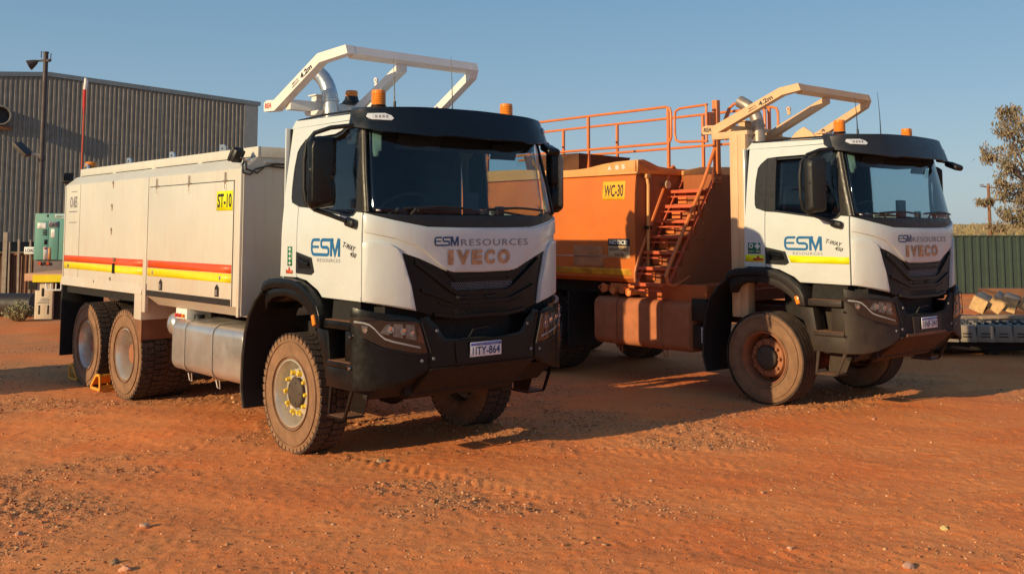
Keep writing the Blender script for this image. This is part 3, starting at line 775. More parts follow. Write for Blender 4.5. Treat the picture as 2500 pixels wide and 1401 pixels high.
    # --- plate
    pl=MB(); y0,y1,z0,z1=-.186,.186,.942,1.072; xx=1.487+.022
    pl.bx(xx-.006,xx,y0,y1,z0,z1,platew,.002)
    ff=flat_front(xx); pb=(y0+.006,y1-.006,z1-.032,z1-.008)
    po=pl.obj('number_plate',None,root)
    pl=MB(); rectd(pl,pb,ff,plateb,.0012,.001)
    decal(pl,T['plate'],(y0+.025,y1-.02,z0+.015,z1-.040),ff,bluedk,.003,.018,0,1.05)
    decal(pl,'WESTERN AUSTRALIA',(y0+.03,y1-.03,z1-.026,z1-.014),ff,platew,.0035)
    pl.obj('plate_lettering',None,po,None)
    # --- fenders, flaps, steps
    arch_o=[(-.50,1.50),(-.46,1.575),(-.35,1.612),(-.20,1.625),(0,1.628),(.191,1.611),(.31,1.575),(.416,1.528),(.51,1.465),(.585,1.405),(.63,1.32),(.645,1.205)]
    arch_i=[(.493,1.206),(.434,1.297),(.312,1.376),(.20,1.42),(.083,1.447),(-.05,1.458),(-.18,1.452),(-.30,1.43),(-.40,1.38),(-.44,1.30)]
    for sg in (-1,1):
        mb=MB()
        # outer arch: a lip, a shelf, then the inner band set back
        mid_=[(-.47,1.46),(-.42,1.50),(-.30,1.525),(-.15,1.535),(.05,1.535),(.18,1.518),(.30,1.478),(.40,1.42),(.48,1.355),(.545,1.28),(.565,1.206)]
        mb.prism(arch_o+mid_[::-1],sg*.80,sg*1.245,'y',blackpl if T['clean'] else greypl,.012)
        mb.prism(mid_+arch_i,sg*.80,sg*1.215,'y',blackpl if T['clean'] else greypl,.008)
        fo=mb.obj('fender',None,root,50)
        mb=MB(); mb.box((.545,sg*1.235,1.272),(.05,.05,.10),amber,Matrix.Rotation(-.35,3,'Y'),.012,2)
        mb.obj('turn_signal',None,fo)
        # mud flap behind the wheel
        mb=MB(); pf=[(-.47,1.47),(-.60,1.38),(-.72,1.24),(-.80,1.05),(-.845,.80),(-.855,.50),(-.80,.31)]
        pf2=[(a+.025,b) for a,b in pf]
        mb.prism(pf+pf2[::-1],sg*.72,sg*1.25,'y',under)
        mb.tube([(a,sg*1.25,b) for a,b in pf],.014,6,greypl)
        mb.obj('mud_flap',None,root)
        # steps
        st=MB(); m1=dk
        yo=1.215
        st.prism([(.655,1.215),(.66,1.30),(.68,1.455),(1.13,1.455),(1.13,1.215)],sg*.85,sg*1.12,'y',under)
        st.bx(.662,1.10,sg*1.0,sg*yo,1.215,1.285,m1,.008)
        st.prism([(.52,1.20),(.72,1.19),(.77,.90),(.74,.86),(.77,.70),(.72,.70),(.62,.98)],sg*1.0,sg*1.20,'y',m1,.004)
        st.prism([(.72,.70),(.72,.88),(1.135,.88),(1.135,.70)],sg*.95,sg*1.21,'y',m1,.006)
        st.bx(.735,1.13,sg*.93,sg*1.225,.885,.93,m1,.008)
        st.bx(.70,1.13,sg*.92,sg*.95,.70,1.22,m1)
        st.bx(.93,1.135,sg*.95,sg*1.15,.93,1.20,m1,.004)
        so=st.obj('cab_steps',None,root)
        st=MB()
        for (xa,xb,za,zb,y) in ((.67,1.09,1.287,1.291,1.20),(.745,1.12,.932,.936,1.21)):
            st.bx(xa,xb,sg*1.02,sg*y,za,zb,rust)
        # hanging lowest step
        st.prism([(.76,.70),(.80,.70),(.785,.62),(.76,.45),(.745,.44),(.735,.46)],sg*1.18,sg*1.20,'y',m1)
        st.prism([(1.10,.70),(1.14,.70),(1.02,.45),(.99,.44)],sg*1.18,sg*1.20,'y',m1)
        st.prism([(.80,.70),(1.10,.70),(1.0,.46),(.775,.46)],sg*.98,sg*.99,'y',m1)
        st.bx(.735,1.0,sg*.98,sg*1.21,.435,.452,m1,.004); st.bx(.745,.985,sg*.99,sg*1.20,.4525,.456,rust)
        st.objs('hanging_step',None,so)
    # --- interior
    mb=MB()
    mb.bx(-.255,-.235,-1.08,1.08,1.62,3.09,interior)         # rear wall
    mb.bx(-.24,1.0,-1.02,1.02,3.10,3.13,interior); mb.bx(-.24,1.25,-1.1,1.1,1.60,1.63,interior)
    mb.bx(.62,1.12,-.98,.98,2.88,3.06,interior,.03)            # headlining shelf
    for sg in (-1,1): mb.bx(-.2,1.12,sg*1.115,sg*1.085,1.62,2.20,interior2)
    io=mb.obj('cab_interior',None,root)
    mb=MB(); vs=[];
    n=16
    for i in range(n+1):
        t=-.92+1.84*i/n; a=nose(t,2.2,-.05); vs+=[a,Vector((1.05 if abs(t)>.05 else 1.05,a.y*.95,2.24)),Vector((.92,a.y*.95,2.14)),Vector((.92,a.y*.95,1.70))]
    mb.add(vs,[(4*i+j,4*i+4+j,4*i+5+j,4*i+1+j) for i in range(n) for j in range(3)],interior2,True)
    mb.obj('dashboard',None,io)
    for y in (-.52,.55):
        mb=MB(); mb.bx(.05,.55,y-.25,y+.25,1.95,2.08,seatm,.05); mb.box((.03,y,2.35),(.13,.46,.62),seatm,Matrix.Rotation(-.15,3,'Y'),.05); mb.box((-.03,y,2.74),(.10,.27,.17),seatm,None,.04)
        mb.obj('seat',None,io)
    mb=MB(); c=Vector((.88,-.52,2.30)); pts=[]
    ax=Vector((-.55,0,.83)); u=Vector((0,1,0)); w=ax.cross(u)
    pts=[c+(u*math.cos(2*math.pi*k/24)+w*math.sin(2*math.pi*k/24))*.23 for k in range(25)]
    mb.tube(pts,.016,8,interior2,False); mb.tube([c-ax*.02,c-ax*.25],.04,8,interior2)
    for k in (0,8,16): mb.tube([c,pts[k]],.018,6,interior2)
    mb.obj('steering_wheel',None,io)
    mb=MB(); mb.box((1.13,.12,2.34),(.05,.17,.22),interior2,None,.01); mb.box((1.17,.45,2.27),(.05,.09,.10),interior2,None,.01)
    mb.objs('dash_screen',None,io)
    mb=MB(); mb.box((1.18,.50,2.86),(.03,.32,.16),interior,Matrix.Rotation(.3,3,'Y'),.012); mb.box((1.12,-.5,2.90),(.03,.5,.14),interior2,Matrix.Rotation(.3,3,'Y'),.012)
    mb.objs('inner_sun_visor',None,io)
    # --- aerials
    for (x,y,l) in ((1.10,-.76,.42),(.95,.03,.55)):
        mb=MB(); mb.tube([(x,y,3.20),(x-.01,y,3.25+l*.5),(x-.03,y,3.25+l)],[.008,.004,.002],6,trim); mb.cyl((x,y,3.2),(x,y,3.27),.013,n=8,m=trim); mb.obj('aerial',None,root)

def build_rops(root,T):
    m=T['rops']; bx_=T['bendx']
    rb=empty('roll_bar'); rb.parent=root
    yl=lambda x:-.968+.101*(x+1.02)
    bars=MB(); w=.095
    top=[(-1.035,3.345),(-1.04,3.44),(-.985,3.462),(-.855,3.455),(bx_,3.860),(.350,3.893),(.382,3.806),(bx_+.035,3.766),(-.845,3.340)]
    topL=[(-.70,3.34),(.262,3.772),(.315,3.888),(.349,3.890),(.382,3.806),(.34,3.715),(-.46,3.345)]
    def mk(sgn,shift=None):
        mb=MB()
        def fn(co):
            x,y,z=co
            base=yl(x) if shift is None else shift-.05
            return (x,(base+y) if sgn<0 else -(base+y),z)
        mb.prism(top if sgn<0 else topL,0,w,'y',m,0,fn)
        return mb
    for sgn,shift in ((-1,None),(1,None),(-1,.05)):
        if shift is not None:
            mb=MB(); tp=[(-.70,3.34),(.268,3.772),(.318,3.778),(.322,3.705),(-.46,3.345)]
            mb.prism(tp,-.17,-.075,'y',m)
        else: mb=mk(sgn)
        o=mb.obj('frame_rail',None,rb,30,recalc=True)
        if sgn<0 and shift is None: rail0=o
    # front cross bar with chamfered ends
    mb=MB()
    pl_=[(.352,-.73),(.352,.73),(.352,.80),(.42,.86),(.455,.84),(.40,-.72)]
    prof=[(.300,3.742),(.352,3.890),(.40,3.884),(.452,3.80),(.40,3.73)]
    mb.prism([(.262,3.775),(.315,3.888),(.349,3.890),(.380,3.808),(.330,3.782)],-.742,.742,'y',m)
    mb.obj('cross_bar',None,rb,30)
    # rear beam with pedestals
    mb=MB()
    mb.bx(-.76,-.66,-.86,.30,3.345,3.452,m,.004)
    for y in (-.48,): 
        mb.bx(-.76,-.66,y-.075,y+.075,3.453,3.515,m); mb.bx(-.79,-.63,y-.10,y+.10,3.517,3.530,m)
    mb.prism([(-.80,3.343),(-.50,3.343),(-.56,3.30),(-.76,3.30)],-.62,.3,'y',m)
    for x in (.05,):
        mb.prism([(-.14,3.22),(.30,3.22),(.22,3.32),(.10,3.40),(-.02,3.34)],-.35,-.33,'y',m)
    for y in (-.30,.35):
        mb.bx(.30,.42,y-.05,y+.05,3.22,3.30,m); mb.bx(.28,.44,y-.08,y+.08,3.30,3.312,m)
    mb.objs('rear_beam',None,rb)
    mb=MB(); mb.lathe([(.012,-.012),(.03,-.012),(.03,.012),(.012,.012)],(-.35,-.005,3.70),'y',16,m,True); mb.beam((-.34,-.005,3.62),(-.35,-.005,3.67),.02,.05,m); mb.obj('lifting_eye',None,rb)
    # posts
    for s in ((-1,1) if not T['clean'] else ()):
        mb=MB(); mb.bx(-.54,-.42,s*1.05,s*.86,1.0,3.30,m,.006)
        mb.bx(-.42,-.30,s*1.045,s*.90,1.0,3.30,m,.006); mb.bx(-.86,-.30,s*1.0,s*.88,3.26,3.35,m,.004)
        mb.obj('post',None,rb)
    if T['clean']:
        for s in (-1,1):
            mb=MB(); mb.bx(-.62,-.46,s*.45,s*.27,1.0,3.33,m,.006); mb.obj('post',None,rb)
    # lettering on the right-hand rail
    mb=MB(); fn=lambda x,z,off=0.0: Vector((x,yl(x)-off,z))
    decal(mb,'REA',(-1.015,-.895,3.375,3.43),fn,black if not T['clean'] else reds,.003,.03,.1)
    ang=math.atan2(3.86-3.455,bx_+.855); 
    def rt(u0,u1,v0,v1,txt,b=0):
        # along-rail coordinates: u along, v up from the lower edge
        o=Vector((-.845,3.340)); d=Vector((math.cos(ang),math.sin(ang))); nn=Vector((-d.y,d.x))
        g=lambda u,v,off=0.0:(lambda p: fn(p.x,p.y,off))(o+d*u+nn*v)
        decal(mb,txt,(u0,u1,v0,v1),g,black,.003,b)
    Lr=math.hypot(bx_+.855,.405)
    rt(Lr-.30,Lr-.09,.022,.082,'4.2m',.03); rt(Lr-.45,Lr-.34,.056,.074,'MAX',.01); rt(Lr-.47,Lr-.33,.026,.044,'HEIGHT',.01)
    mb.objs('rail_lettering',None,rail0,None,.13)
    # exhaust
    ex=MB(); g=T['exhaust']
    path=[(-.505,-.47,2.0),(-.505,-.47,3.30),(-.505,-.47,3.44)]
    for k in range(1,9):
        a=k/8*R(62); path.append((-.505-.36*(1-math.cos(a)),-.47-.04*k/8,3.44+.36*math.sin(a)))
    e=path[-1]; path.append((e[0]-.07,e[1],e[2]+.04))
    ex.tube(path,.082,20,g,False)
    ex.tube([(p[0],p[1],p[2]) for p in path[-2:]],.080,20,black,True)
    ex.lathe([(.083,0),(.09,.004),(.09,.03),(.083,.034)],(-.505,-.47,3.44),'z',20,g)
    ex.obj('exhaust_pipe',None,root)
    if T['clean']:
        b=empty('beacon'); b.parent=root; c=(-.71,-.085,3.47)
        mb=MB(); mb.lathe([(.001,0),(.10,.0),(.105,.012),(.075,.05),(.07,.08),(.001,.08)],c,'z',24,trim); mb.bx(-.80,-.62,-.20,.14,3.455,3.47,trim); mb.obj('beacon_base',None,b)
        mb=MB(); mb.lathe([(.066,.08),(.07,.09),(.066,.10),(.07,.115),(.068,.13),(.06,.145),(.001,.15)],c,'z',24,amber); mb.obj('beacon_lens',None,b)

def build_chassis(root,T):
    mb=MB(); m=under if T['clean'] else orangeund
    for s in (-1,1): mb.bx(-6.35,1.0,s*.38,s*.46,.86,1.12,m)
    for x in (-6.2,-4.75,-3.2,-2.0,-.7): mb.bx(x-.06,x+.06,-.40,.40,.88,1.08,m)
    for x in (-5.45,-4.05,0): mb.cyl((x,-.95,.55),(x,.95,.55),.085,n=12,m=m); mb.lathe([(.05,-.2),(.2,-.12),(.24,0),(.2,.12),(.05,.2)],(x,0,.55),'y',16,m)
    for x in (-5.45,-4.05):
        for s in (-1,1): mb.bx(x-.5,x+.5,s*.5,s*.42,.66,.76,m)
    mb.obj('chassis',None,root)
    # front axle leaf springs
    mb=MB()
    for s in (-1,1): mb.bx(-.8,.8,s*.45,s*.37,.52,.62,m,.01)
    mb.objs('leaf_spring',None,root)

def fuel_tank(root,x0,x1,z0,z1,m,sm,straps):
    ft=empty('fuel_tank'); ft.parent=root
    for s in (-1,):
        mb=MB(); prof=[]
        r=.11
        y0,y1=-1.215,-.62
        for cx,cz,a0 in ((y1-r,z1-r,0),(y0+r,z1-r,90),(y0+r,z0+r,180),(y1-r,z0+r,270)):
            for k in range(7): a=R(a0+k*15); prof.append((cx+r*math.cos(a),cz+r*math.sin(a)))
        b=bmesh.new(); rings=[]
        for x,sc in ((x0,.93),(x0+.012,.975),(x0+.035,1),(x1-.035,1),(x1-.012,.975),(x1,.93)):
            cy,cz=(y0+y1)/2,(z0+z1)/2
            rings.append([b.verts.new((x,cy+(p[0]-cy)*sc,cz+(p[1]-cz)*sc)) for p in prof])
        n=len(prof)
        for i in range(5):
            for j in range(n): b.faces.new((rings[i][j],rings[i][(j+1)%n],rings[i+1][(j+1)%n],rings[i+1][j]))
        b.faces.new(rings[0]); b.faces.new(rings[-1][::-1]); bmesh.ops.recalc_face_normals(b,faces=b.faces[:])
        mb.addbm(b,None,m,True); mb.obj('tank_shell',None,ft,40)
        for sx in straps:
            mb=MB(); cy,cz=(y0+y1)/2,(z0+z1)/2
            for w0,off,mm in ((.022,.008,sm),):
                ring=[(cy+(p[0]-cy)*1.035,cz+(p[1]-cz)*1.035) for p in prof]
                vs=[(sx-w0,*p) for p in ring]+[(sx+w0,*p) for p in ring]+[(sx-w0,cy+(p[0]-cy)*.99,cz+(p[1]-cz)*.99) for p in ring]+[(sx+w0,cy+(p[0]-cy)*.99,cz+(p[1]-cz)*.99) for p in ring]
                fs=[]
                for j in range(n):
                    k=(j+1)%n; fs+=[(j,k,n+k,n+j),(2*n+k,2*n+j,3*n+j,3*n+k),(k,j,2*n+j,2*n+k),(n+j,n+k,3*n+k,3*n+j)]
                mb.add(vs,fs,mm,True)
            mb.tube([(sx,-1.16,z0-.01),(sx+.02,-1.15,z0-.09),(sx+.06,-1.14,z0-.10),(sx+.06,-1.15,z0-.01)],.008,6,mm)
            mb.obj('tank_strap',None,ft)
        mb=MB(); mb.cyl((x0+.22,-.98,z1-.005),(x0+.22,-.98,z1+.045),.06,n=16,m=trim if m is alu else m); mb.obj('filler_cap',None,ft)
    return ft
# ------------------------------------------------------------------ truck bodies
def build_service_body(root):
    bw=bodywhite; x0,x1=-6.50,-.93; Y=1.25
    mb=MB()
    # main box with the sloping shoulder and sloping skirt
    prof=[(-Y,1.44),(-Y,2.725),(-1.12,2.84),(-1.06,2.86),(1.06,2.86),(1.12,2.84),(Y,2.725),(Y,1.44)]
    mb.prism(prof,x0,x1-.004,'x',bw,0)
    # rear section skirt, flaring out to the bottom edge
    mb.prism([(-Y,1.4395),(-1.275,1.31),(-1.24,1.30),(1.24,1.30),(1.275,1.31),(Y,1.4395)],x0-.04,-3.50,'x',bw)
    # front section: straight side then under-slope
    mb.prism([(-Y,1.4395),(-Y,1.30),(-1.10,1.185),(1.10,1.185),(Y,1.30),(Y,1.4395)],-3.38,x1-.004,'x',bw)
    body=mb.obj('service_body',None,root,30)
    # front wall, slightly proud frame
    mb=MB(); mb.prism([(-1.235,1.21),(-1.235,2.72),(-1.10,2.835),(1.10,2.835),(1.235,2.72),(1.235,1.21)],x1-.004,x1+.006,'x',bw)
    mb.bx(x1+.006,x1+.035,-1.0,1.0,1.36,1.39,ropswhite); mb.obj('front_wall',None,body,30)
    sf=flat_side(-1,Y)
    # posts / frames standing proud
    mb=MB()
    for xa,xb,za,zb in ((-3.50,-3.40,1.10,2.722),(x1-.055,x1-.006,1.20,2.722),(x0,x0+.03,1.42,2.72)):
        mb.bx(xa,xb,-Y-.012,-Y+.03,za,zb,bw,.003); mb.bx(xa,xb,Y+.012,Y-.03,za,zb,bw,.003)
    mb.objs('body_frame',None,body)
    # door with hinges
    dr=MB(); dr.bx(-3.365,-1.108,-Y-.009,-Y+.001,1.305,2.600,bw,.003)
    do=dr.obj('locker_door',None,body)
    mb=MB(); dk_=trim
    mb.bx(-3.375,-1.10,-Y-.0015,-Y,1.30,2.61,trim)
    mb.obj('door_seal',None,do)
    mb=MB(); mb.bx(-3.36,-1.12,-Y-.012,-Y-.009,1.305,1.37,greypl); mb.obj('door_kick_strip',None,do)
    for x in (-3.139,-2.218,-1.30):
        mb=MB(); mb.bx(x-.022,x+.022,-Y-.016,-Y-.009,2.50,2.575,ropswhite,.002); mb.cyl((x-.05,-Y-.014,2.607),(x+.05,-Y-.014,2.607),.010,n=8,m=galv2); mb.bx(x-.006,x+.006,-Y-.02,-Y-.009,2.52,2.70,galv2)
        mb.obj('hinge',None,do)
    for x in (-2.94,-1.44):
        mb=MB(); mb.prism([(x-.045,1.385),(x+.045,1.385),(x+.045,1.48),(x,1.515),(x-.045,1.48)],-Y-.016,-Y-.009,'y',black)
        mb.bx(x-.02,x+.02,-Y-.022,-Y-.016,1.40,1.46,galv2); mb.obj('door_latch',None,do)
    # lettering
    mb=MB(); rectd(mb,(-1.50,-1.115,2.293,2.503),lambda u,v,o=0:sf(u,v,o+.009),yel,.001)
    decal(mb,'ST-10',(-1.475,-1.14,2.325,2.475),lambda u,v,o=0:sf(u,v,o+.009),black,.004,.028)
    mb.obj('fleet_number',None,do,None)
    mb=MB()
    for (a,b_,o_) in ((-6.47,-3.505,0),(-3.36,-1.112,.009)):
        rectd(mb,(a,b_,1.638,1.727),lambda u,v,o=0:sf(u,v,o+o_),redtape,.001,.001,(.5,.5))
        rectd(mb,(a,b_,1.540,1.634),lambda u,v,o=0:sf(u,v,o+o_),yellowtape,.001,.001,(.5,.5))
    for s in (1,):
        g=flat_side(1,Y)
        rectd(mb,(-6.47,-.94,1.638,1.727),g,redtape,.001,.001,(.5,.5)); rectd(mb,(-6.47,-.94,1.540,1.634),g,yellowtape,.001,.001,(.5,.5))
    for x in (-6.3,-3.22,-1.40): rectd(mb,(x,x+.04,1.565,1.605),lambda u,v,o=0:sf(u,v,o+.0115),greyink,.0)
    mb.obj('reflective_tape',None,body,None)
    mb=MB()
    decal(mb,'AES',(-6.17,-6.0,2.40,2.56),sf,greyink,.003,.02); decal(mb,'O',(-6.30,-6.19,2.40,2.56),sf,greyink,.003,.03)
    [rectd(mb,b,sf,greyink,.002,.001) for b in ((-6.32,-5.98,2.338,2.352),(-6.32,-6.0,2.188,2.199),(-6.25,-6.02,2.622,2.632))]
    mb.objs('body_lettering',None,body,None,.12)
    # bolts, drain stains
    for (x,z) in ((-4.608,2.706),(-4.629,2.407),(-4.624,2.097),(-4.613,1.46),(-5.205,1.40)):
        mb=MB(); mb.cyl((x,-Y-.012,z),(x,-Y,z),.020,n=10,m=galv2); mb.bx(x-.012,x+.012,-Y-.003,-Y,z-.07,z,rust); mb.obj('plug',None,body)
    mb=MB(); mb.bx(-4.50,-4.46,-Y-.03,-Y,1.53,1.66,black,.01); mb.bx(-4.52,-4.44,-Y-.012,-Y,1.68,1.73,rust); mb.obj('side_lamp',None,body)
    mb=MB()
    for x in (-5.87,): mb.bx(x-.003,x+.003,-Y-.002,-Y,1.32,2.72,greypl)
    mb.obj('panel_seam',None,body,None)
    # roof coaming
    mb=MB()
    cx0,cx1=-6.42,-1.12; yy=1.085
    mb.bx(cx0,cx1+.20,-yy,-yy+.03,2.85,2.962,bw,.003); mb.bx(cx0,cx1+.20,yy,yy-.03,2.85,2.962,bw,.003)
    mb.bx(cx1+.17,cx1+.20,-yy+.031,yy-.031,2.85,2.960,bw,.003); mb.bx(cx0,cx0+.03,-yy+.031,yy-.031,2.85,2.960,bw,.003)
    for k in range(4):
        xa=cx0+.05+k*1.36; mb.bx(xa+.02,xa+1.25,-yy-.004,-yy,2.852,2.860,trim)
    mb.bx(cx0+.035,cx1+.165,-yy+.035,yy-.035,2.862,2.872,bw)
    mb.obj('roof_coaming',None,body)
    for x in (-6.20,-4.57,-3.17,-1.78):
        mb=MB(); mb.prism([(x-.07,2.963),(x+.09,2.963),(x+.08,3.01),(x+.03,3.035),(x-.07,3.035)],-1.08,-1.06,'y',galv); mb.cyl((x,-1.085,2.99),(x,-1.05,2.99),.012,n=8,m=trim); mb.obj('lifting_lug',None,body)
    # whip flag, beacon, work lamps
    mb=MB(); mb.tube([(-6.46,-1.06,2.96),(-6.45,-1.06,3.6),(-6.44,-1.06,4.30)],[.010,.012,.008],8,reds)
    mb.tube([(-6.445,-1.06,3.78),(-6.445,-1.06,3.95),(-6.44,-1.06,4.14)],[.012,.024,.026],10,redp)
    mb.tube([(-6.44,-1.06,4.14),(-6.43,-1.05,4.25),(-6.42,-1.06,4.31)],[.026,.030,.018],10,whites); mb.obj('whip_flag',None,root)
    b=empty('beacon'); b.parent=root; c=(-6.24,-1.0,2.955)
    mb=MB(); mb.cyl(c,(c[0],c[1],c[2]+.03),.085,n=20,m=trim); mb.obj('beacon_base',None,b)
    mb=MB(); mb.lathe([(.078,.03),(.086,.05),(.078,.07),(.084,.09),(.07,.11),(.001,.115)],c,'z',20,amber); mb.obj('beacon_lens',None,b)
    for (p,rz) in (((-1.02,-1.27,2.86),.3),((-6.58,-1.20,2.83),2.6)):
        wl=empty('work_light'); wl.parent=root
        mb=MB(); M=Matrix.Rotation(rz,3,'Z')@Matrix.Rotation(.5,3,'Y')
        mb.box(p,(.07,.13,.14),trim,M,.012); mb.box(Vector(p)+M@Vector((-.03,0,0)),(.03,.15,.16),black,M,.01)
        for k in range(4): mb.box(Vector(p)+M@Vector((-.055,-.045+.03*k,0)),(.03,.006,.12),trim,M)
        mb.obj('lamp_body',None,wl)
        q=Vector(p); mb=MB(); mb.tube([q,(q.x+.08*(1 if q.x>-3 else 1),-1.16,q.z-.07)],.012,6,galv2); mb.obj('lamp_bracket',None,wl)
    mb=MB()
    mb.tube([(-1.0,-1.2,2.82),(-.95,-1.24,2.75),(-.92,-1.25,2.68),(-.90,-1.18,2.66),(-.90,-1.12,2.72),(-.905,-1.05,2.74),(-.905,-.9,2.78),(-.905,-.5,2.785),(-.905,.2,2.79)],.009,6,cable)
    mb.tube([(-.96,-1.2,2.80),(-.91,-1.22,2.72),(-.90,-1.10,2.68),(-.90,-1.0,2.76),(-.90,-.7,2.74),(-.905,-.3,2.76),(-.905,.2,2.765)],.009,6,cable)
    mb.tube([(-.915,-1.0,2.80),(-.915,.9,2.80)],.013,8,galv); mb.objs('lamp_cable',None,root)
    # under-body: rear flap, guard plate, air tank, step box
    mb=MB(); mb.bx(-6.54,-6.50,-1.25,-.66,.30,1.30,under,.004); mb.bx(-6.54,-6.50,1.25,.66,.30,1.30,under,.004); mb.objs('rear_mud_flap',None,root)
    mb=MB(); mb.bx(-6.45,-3.55,-.64,.64,1.13,1.298,under); mb.bx(-3.50,-.95,-.64,.64,1.12,1.184,under); mb.bx(-6.45,-3.7,-1.20,-1.19,1.20,1.30,under); mb.objs('sub_frame',None,root)
    for s in (-1,1):
        mb=MB(); mb.prism([(-3.74,1.0),(-3.74,1.33),(-3.58,1.44),(-3.51,1.30),(-3.51,1.0)],s*1.262,s*.80,'y',bodywhite,.004); mb.obj('wheel_guard',None,root)
        mb=MB(); mb.bx(-3.72,-3.52,s*1.25,s*1.235,.735,.998,rust,.003); mb.bx(-3.535,-3.52,s*1.233,s*.55,.76,.998,rust); mb.obj('guard_flap',None,root)
    mb=MB(); pr=[(.001,-.03),(.06,-.022),(.11,.005),(.135,.05),(.135,.52),(.11,.56),(.001,.59)]
    mb.lathe([(r_,a) for r_,a in pr],(-2.93,-1.13,.985),'y',24,alu); mb.obj('air_tank',None,root)
    mb=MB(); mb.bx(-2.86,-2.56,-1.10,-.8,1.06,1.18,whites,.006); 
    for k in range(3): mb.cyl((-2.80+.09*k,-1.13,1.10),(-2.80+.09*k,-1.10,1.10),.022,n=10,m=redp if k<2 else amber)
    mb.obj('drain_manifold',None,root)
    fuel_tank(root,-2.70,-.90,.50,1.07,alu,alu,(-2.33,-1.62))

def build_water_tank(root):
    o=orangep
    xb,xf,xn=-6.7,-2.0,-1.38
    side_pr=[(1.36,-1.12),(1.42,-1.20),(1.55,-1.245),(1.8,-1.262),(2.2,-1.268),(2.6,-1.250),(2.82,-1.225),(2.862,-1.215)]
    mb=MB()
    prof=[(y,z) for z,y in side_pr]+[(-y,z) for z,y in reversed(side_pr)]
    mb.prism(prof,xb,xf,'x',o,0)
    for k in range(len(side_pr)-1): pass
    bmesh.ops.recalc_face_normals(mb.bm,faces=mb.bm.faces[:])
    tank=mb.obj('water_tank',None,root,20)
    mb=MB(); mb.prism([(y*.985,z) for y,z in prof],xf+.0005,xf+.0018,'x',orangefront); mb.obj('bulkhead_shade_sheet',None,tank,None)  # thin sheet over the tank end that carries the painted shade colour
    # coaming along the top edge (wavy outline)
    mb=MB()
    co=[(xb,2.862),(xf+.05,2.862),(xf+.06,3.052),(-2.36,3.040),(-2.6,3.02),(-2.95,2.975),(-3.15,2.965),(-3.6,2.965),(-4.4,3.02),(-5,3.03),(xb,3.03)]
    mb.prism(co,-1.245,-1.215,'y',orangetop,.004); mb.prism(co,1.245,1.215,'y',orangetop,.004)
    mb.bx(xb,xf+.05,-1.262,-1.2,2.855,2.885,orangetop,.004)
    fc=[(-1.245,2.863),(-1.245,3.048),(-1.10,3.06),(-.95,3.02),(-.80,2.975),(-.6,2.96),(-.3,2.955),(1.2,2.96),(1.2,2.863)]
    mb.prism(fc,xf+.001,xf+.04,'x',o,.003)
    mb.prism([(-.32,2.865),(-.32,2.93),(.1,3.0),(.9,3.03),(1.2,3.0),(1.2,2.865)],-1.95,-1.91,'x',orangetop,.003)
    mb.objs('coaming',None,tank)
    mb=MB(); mb.bx(xb,xf-.01,-1.18,1.18,2.863,2.873,o); mb.obj('tank_deck',None,tank)
    # front block with the stepped stair recess
    mb=MB()
    st=[(1.20,1.37),(1.20,2.86),(-.30,2.86),(-.30,2.66),(-.44,2.66),(-.44,2.45),(-.55,2.45),(-.55,2.235),(-.70,2.235),(-.70,2.02),(-.84,2.02),(-.84,1.81),(-.98,1.81),(-.98,1.60),(-1.12,1.60),(-1.12,1.37)]
    mb.prism(st,xf+.002,xn,'x',orangefront,0); mb.obj('pump_housing',None,tank,30)
    mb=MB(); mb.bx(xn+.002,xn+.014,-.34,-.14,2.74,2.90,orangef)
    for y in (-.30,-.25,-.19):
        for z in (2.79,2.86): mb.cyl((xn+.012,y,z),(xn+.022,y,z),.014,n=8,m=rust)
    for (y,z) in ((-.5,2.62),(-.42,2.62),(-.5,2.40),(-.62,1.99),(-.75,1.99),(-.62,2.2)): mb.cyl((xn,y+.06,z-.03),(xn+.014,y+.06,z-.03),.013,n=8,m=rust)
    mb.objs('hinge_plate',None,tank)
    mb=MB(); mb.bx(-1.95,-.9,-1.1,1.1,1.14,1.366,orangef); mb.bx(xb,-2.0,-.9,.9,1.18,1.36,under)
    mb.bx(-1.2,-.75,-.95,.95,1.15,1.30,orangef); mb.objs('sub_frame',None,root)
    # pipe down the tank's front edge
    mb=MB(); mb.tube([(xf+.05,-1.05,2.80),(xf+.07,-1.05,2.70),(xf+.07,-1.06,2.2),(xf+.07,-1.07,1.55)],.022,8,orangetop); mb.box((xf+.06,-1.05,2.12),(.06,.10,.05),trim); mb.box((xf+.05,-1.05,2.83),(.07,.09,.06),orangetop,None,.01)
    mb.lathe([(.001,0),(.04,.0),(.055,.03),(.055,.06),(.001,.06)],(xf+.04,-.66,2.72),'x',14,ropsdust); mb.objs('filler_pipe',None,tank)
    # lettering and signs
    sf=lambda u,v,off=0.0: Vector((u,-(tab(v,[(z,-y) for z,y in side_pr])+off),v))
    mb=MB(); rectd(mb,(-2.62,-2.185,2.505,2.768),sf,mat('sign_yellow_faded',(.80,.42,.02),.5),.002,.002,(.1,.05)); decal(mb,'WC-30',(-2.585,-2.215,2.55,2.72),sf,black,.006,.02)
    mb.obj('fleet_number',None,tank,None)
    mb=MB(); rectd(mb,(-2.50,-2.09,1.865,1.965),sf,black,.003,.002,(.1,.05)); rectd(mb,(-2.50,-2.09,1.70,1.862),sf,mat('sign_cream_faded',(.62,.42,.22),.6),.003,.002,(.1,.05))
    decal(mb,'NOTICE!',(-2.47,-2.13,1.885,1.945),sf,whites,.007,.02); decal(mb,'NON-POTABLE',(-2.48,-2.11,1.795,1.845),sf,black,.007,.01); decal(mb,'WATER',(-2.38,-2.20,1.72,1.77),sf,black,.007,.01)
    mb.obj('notice_sign',None,tank,None)
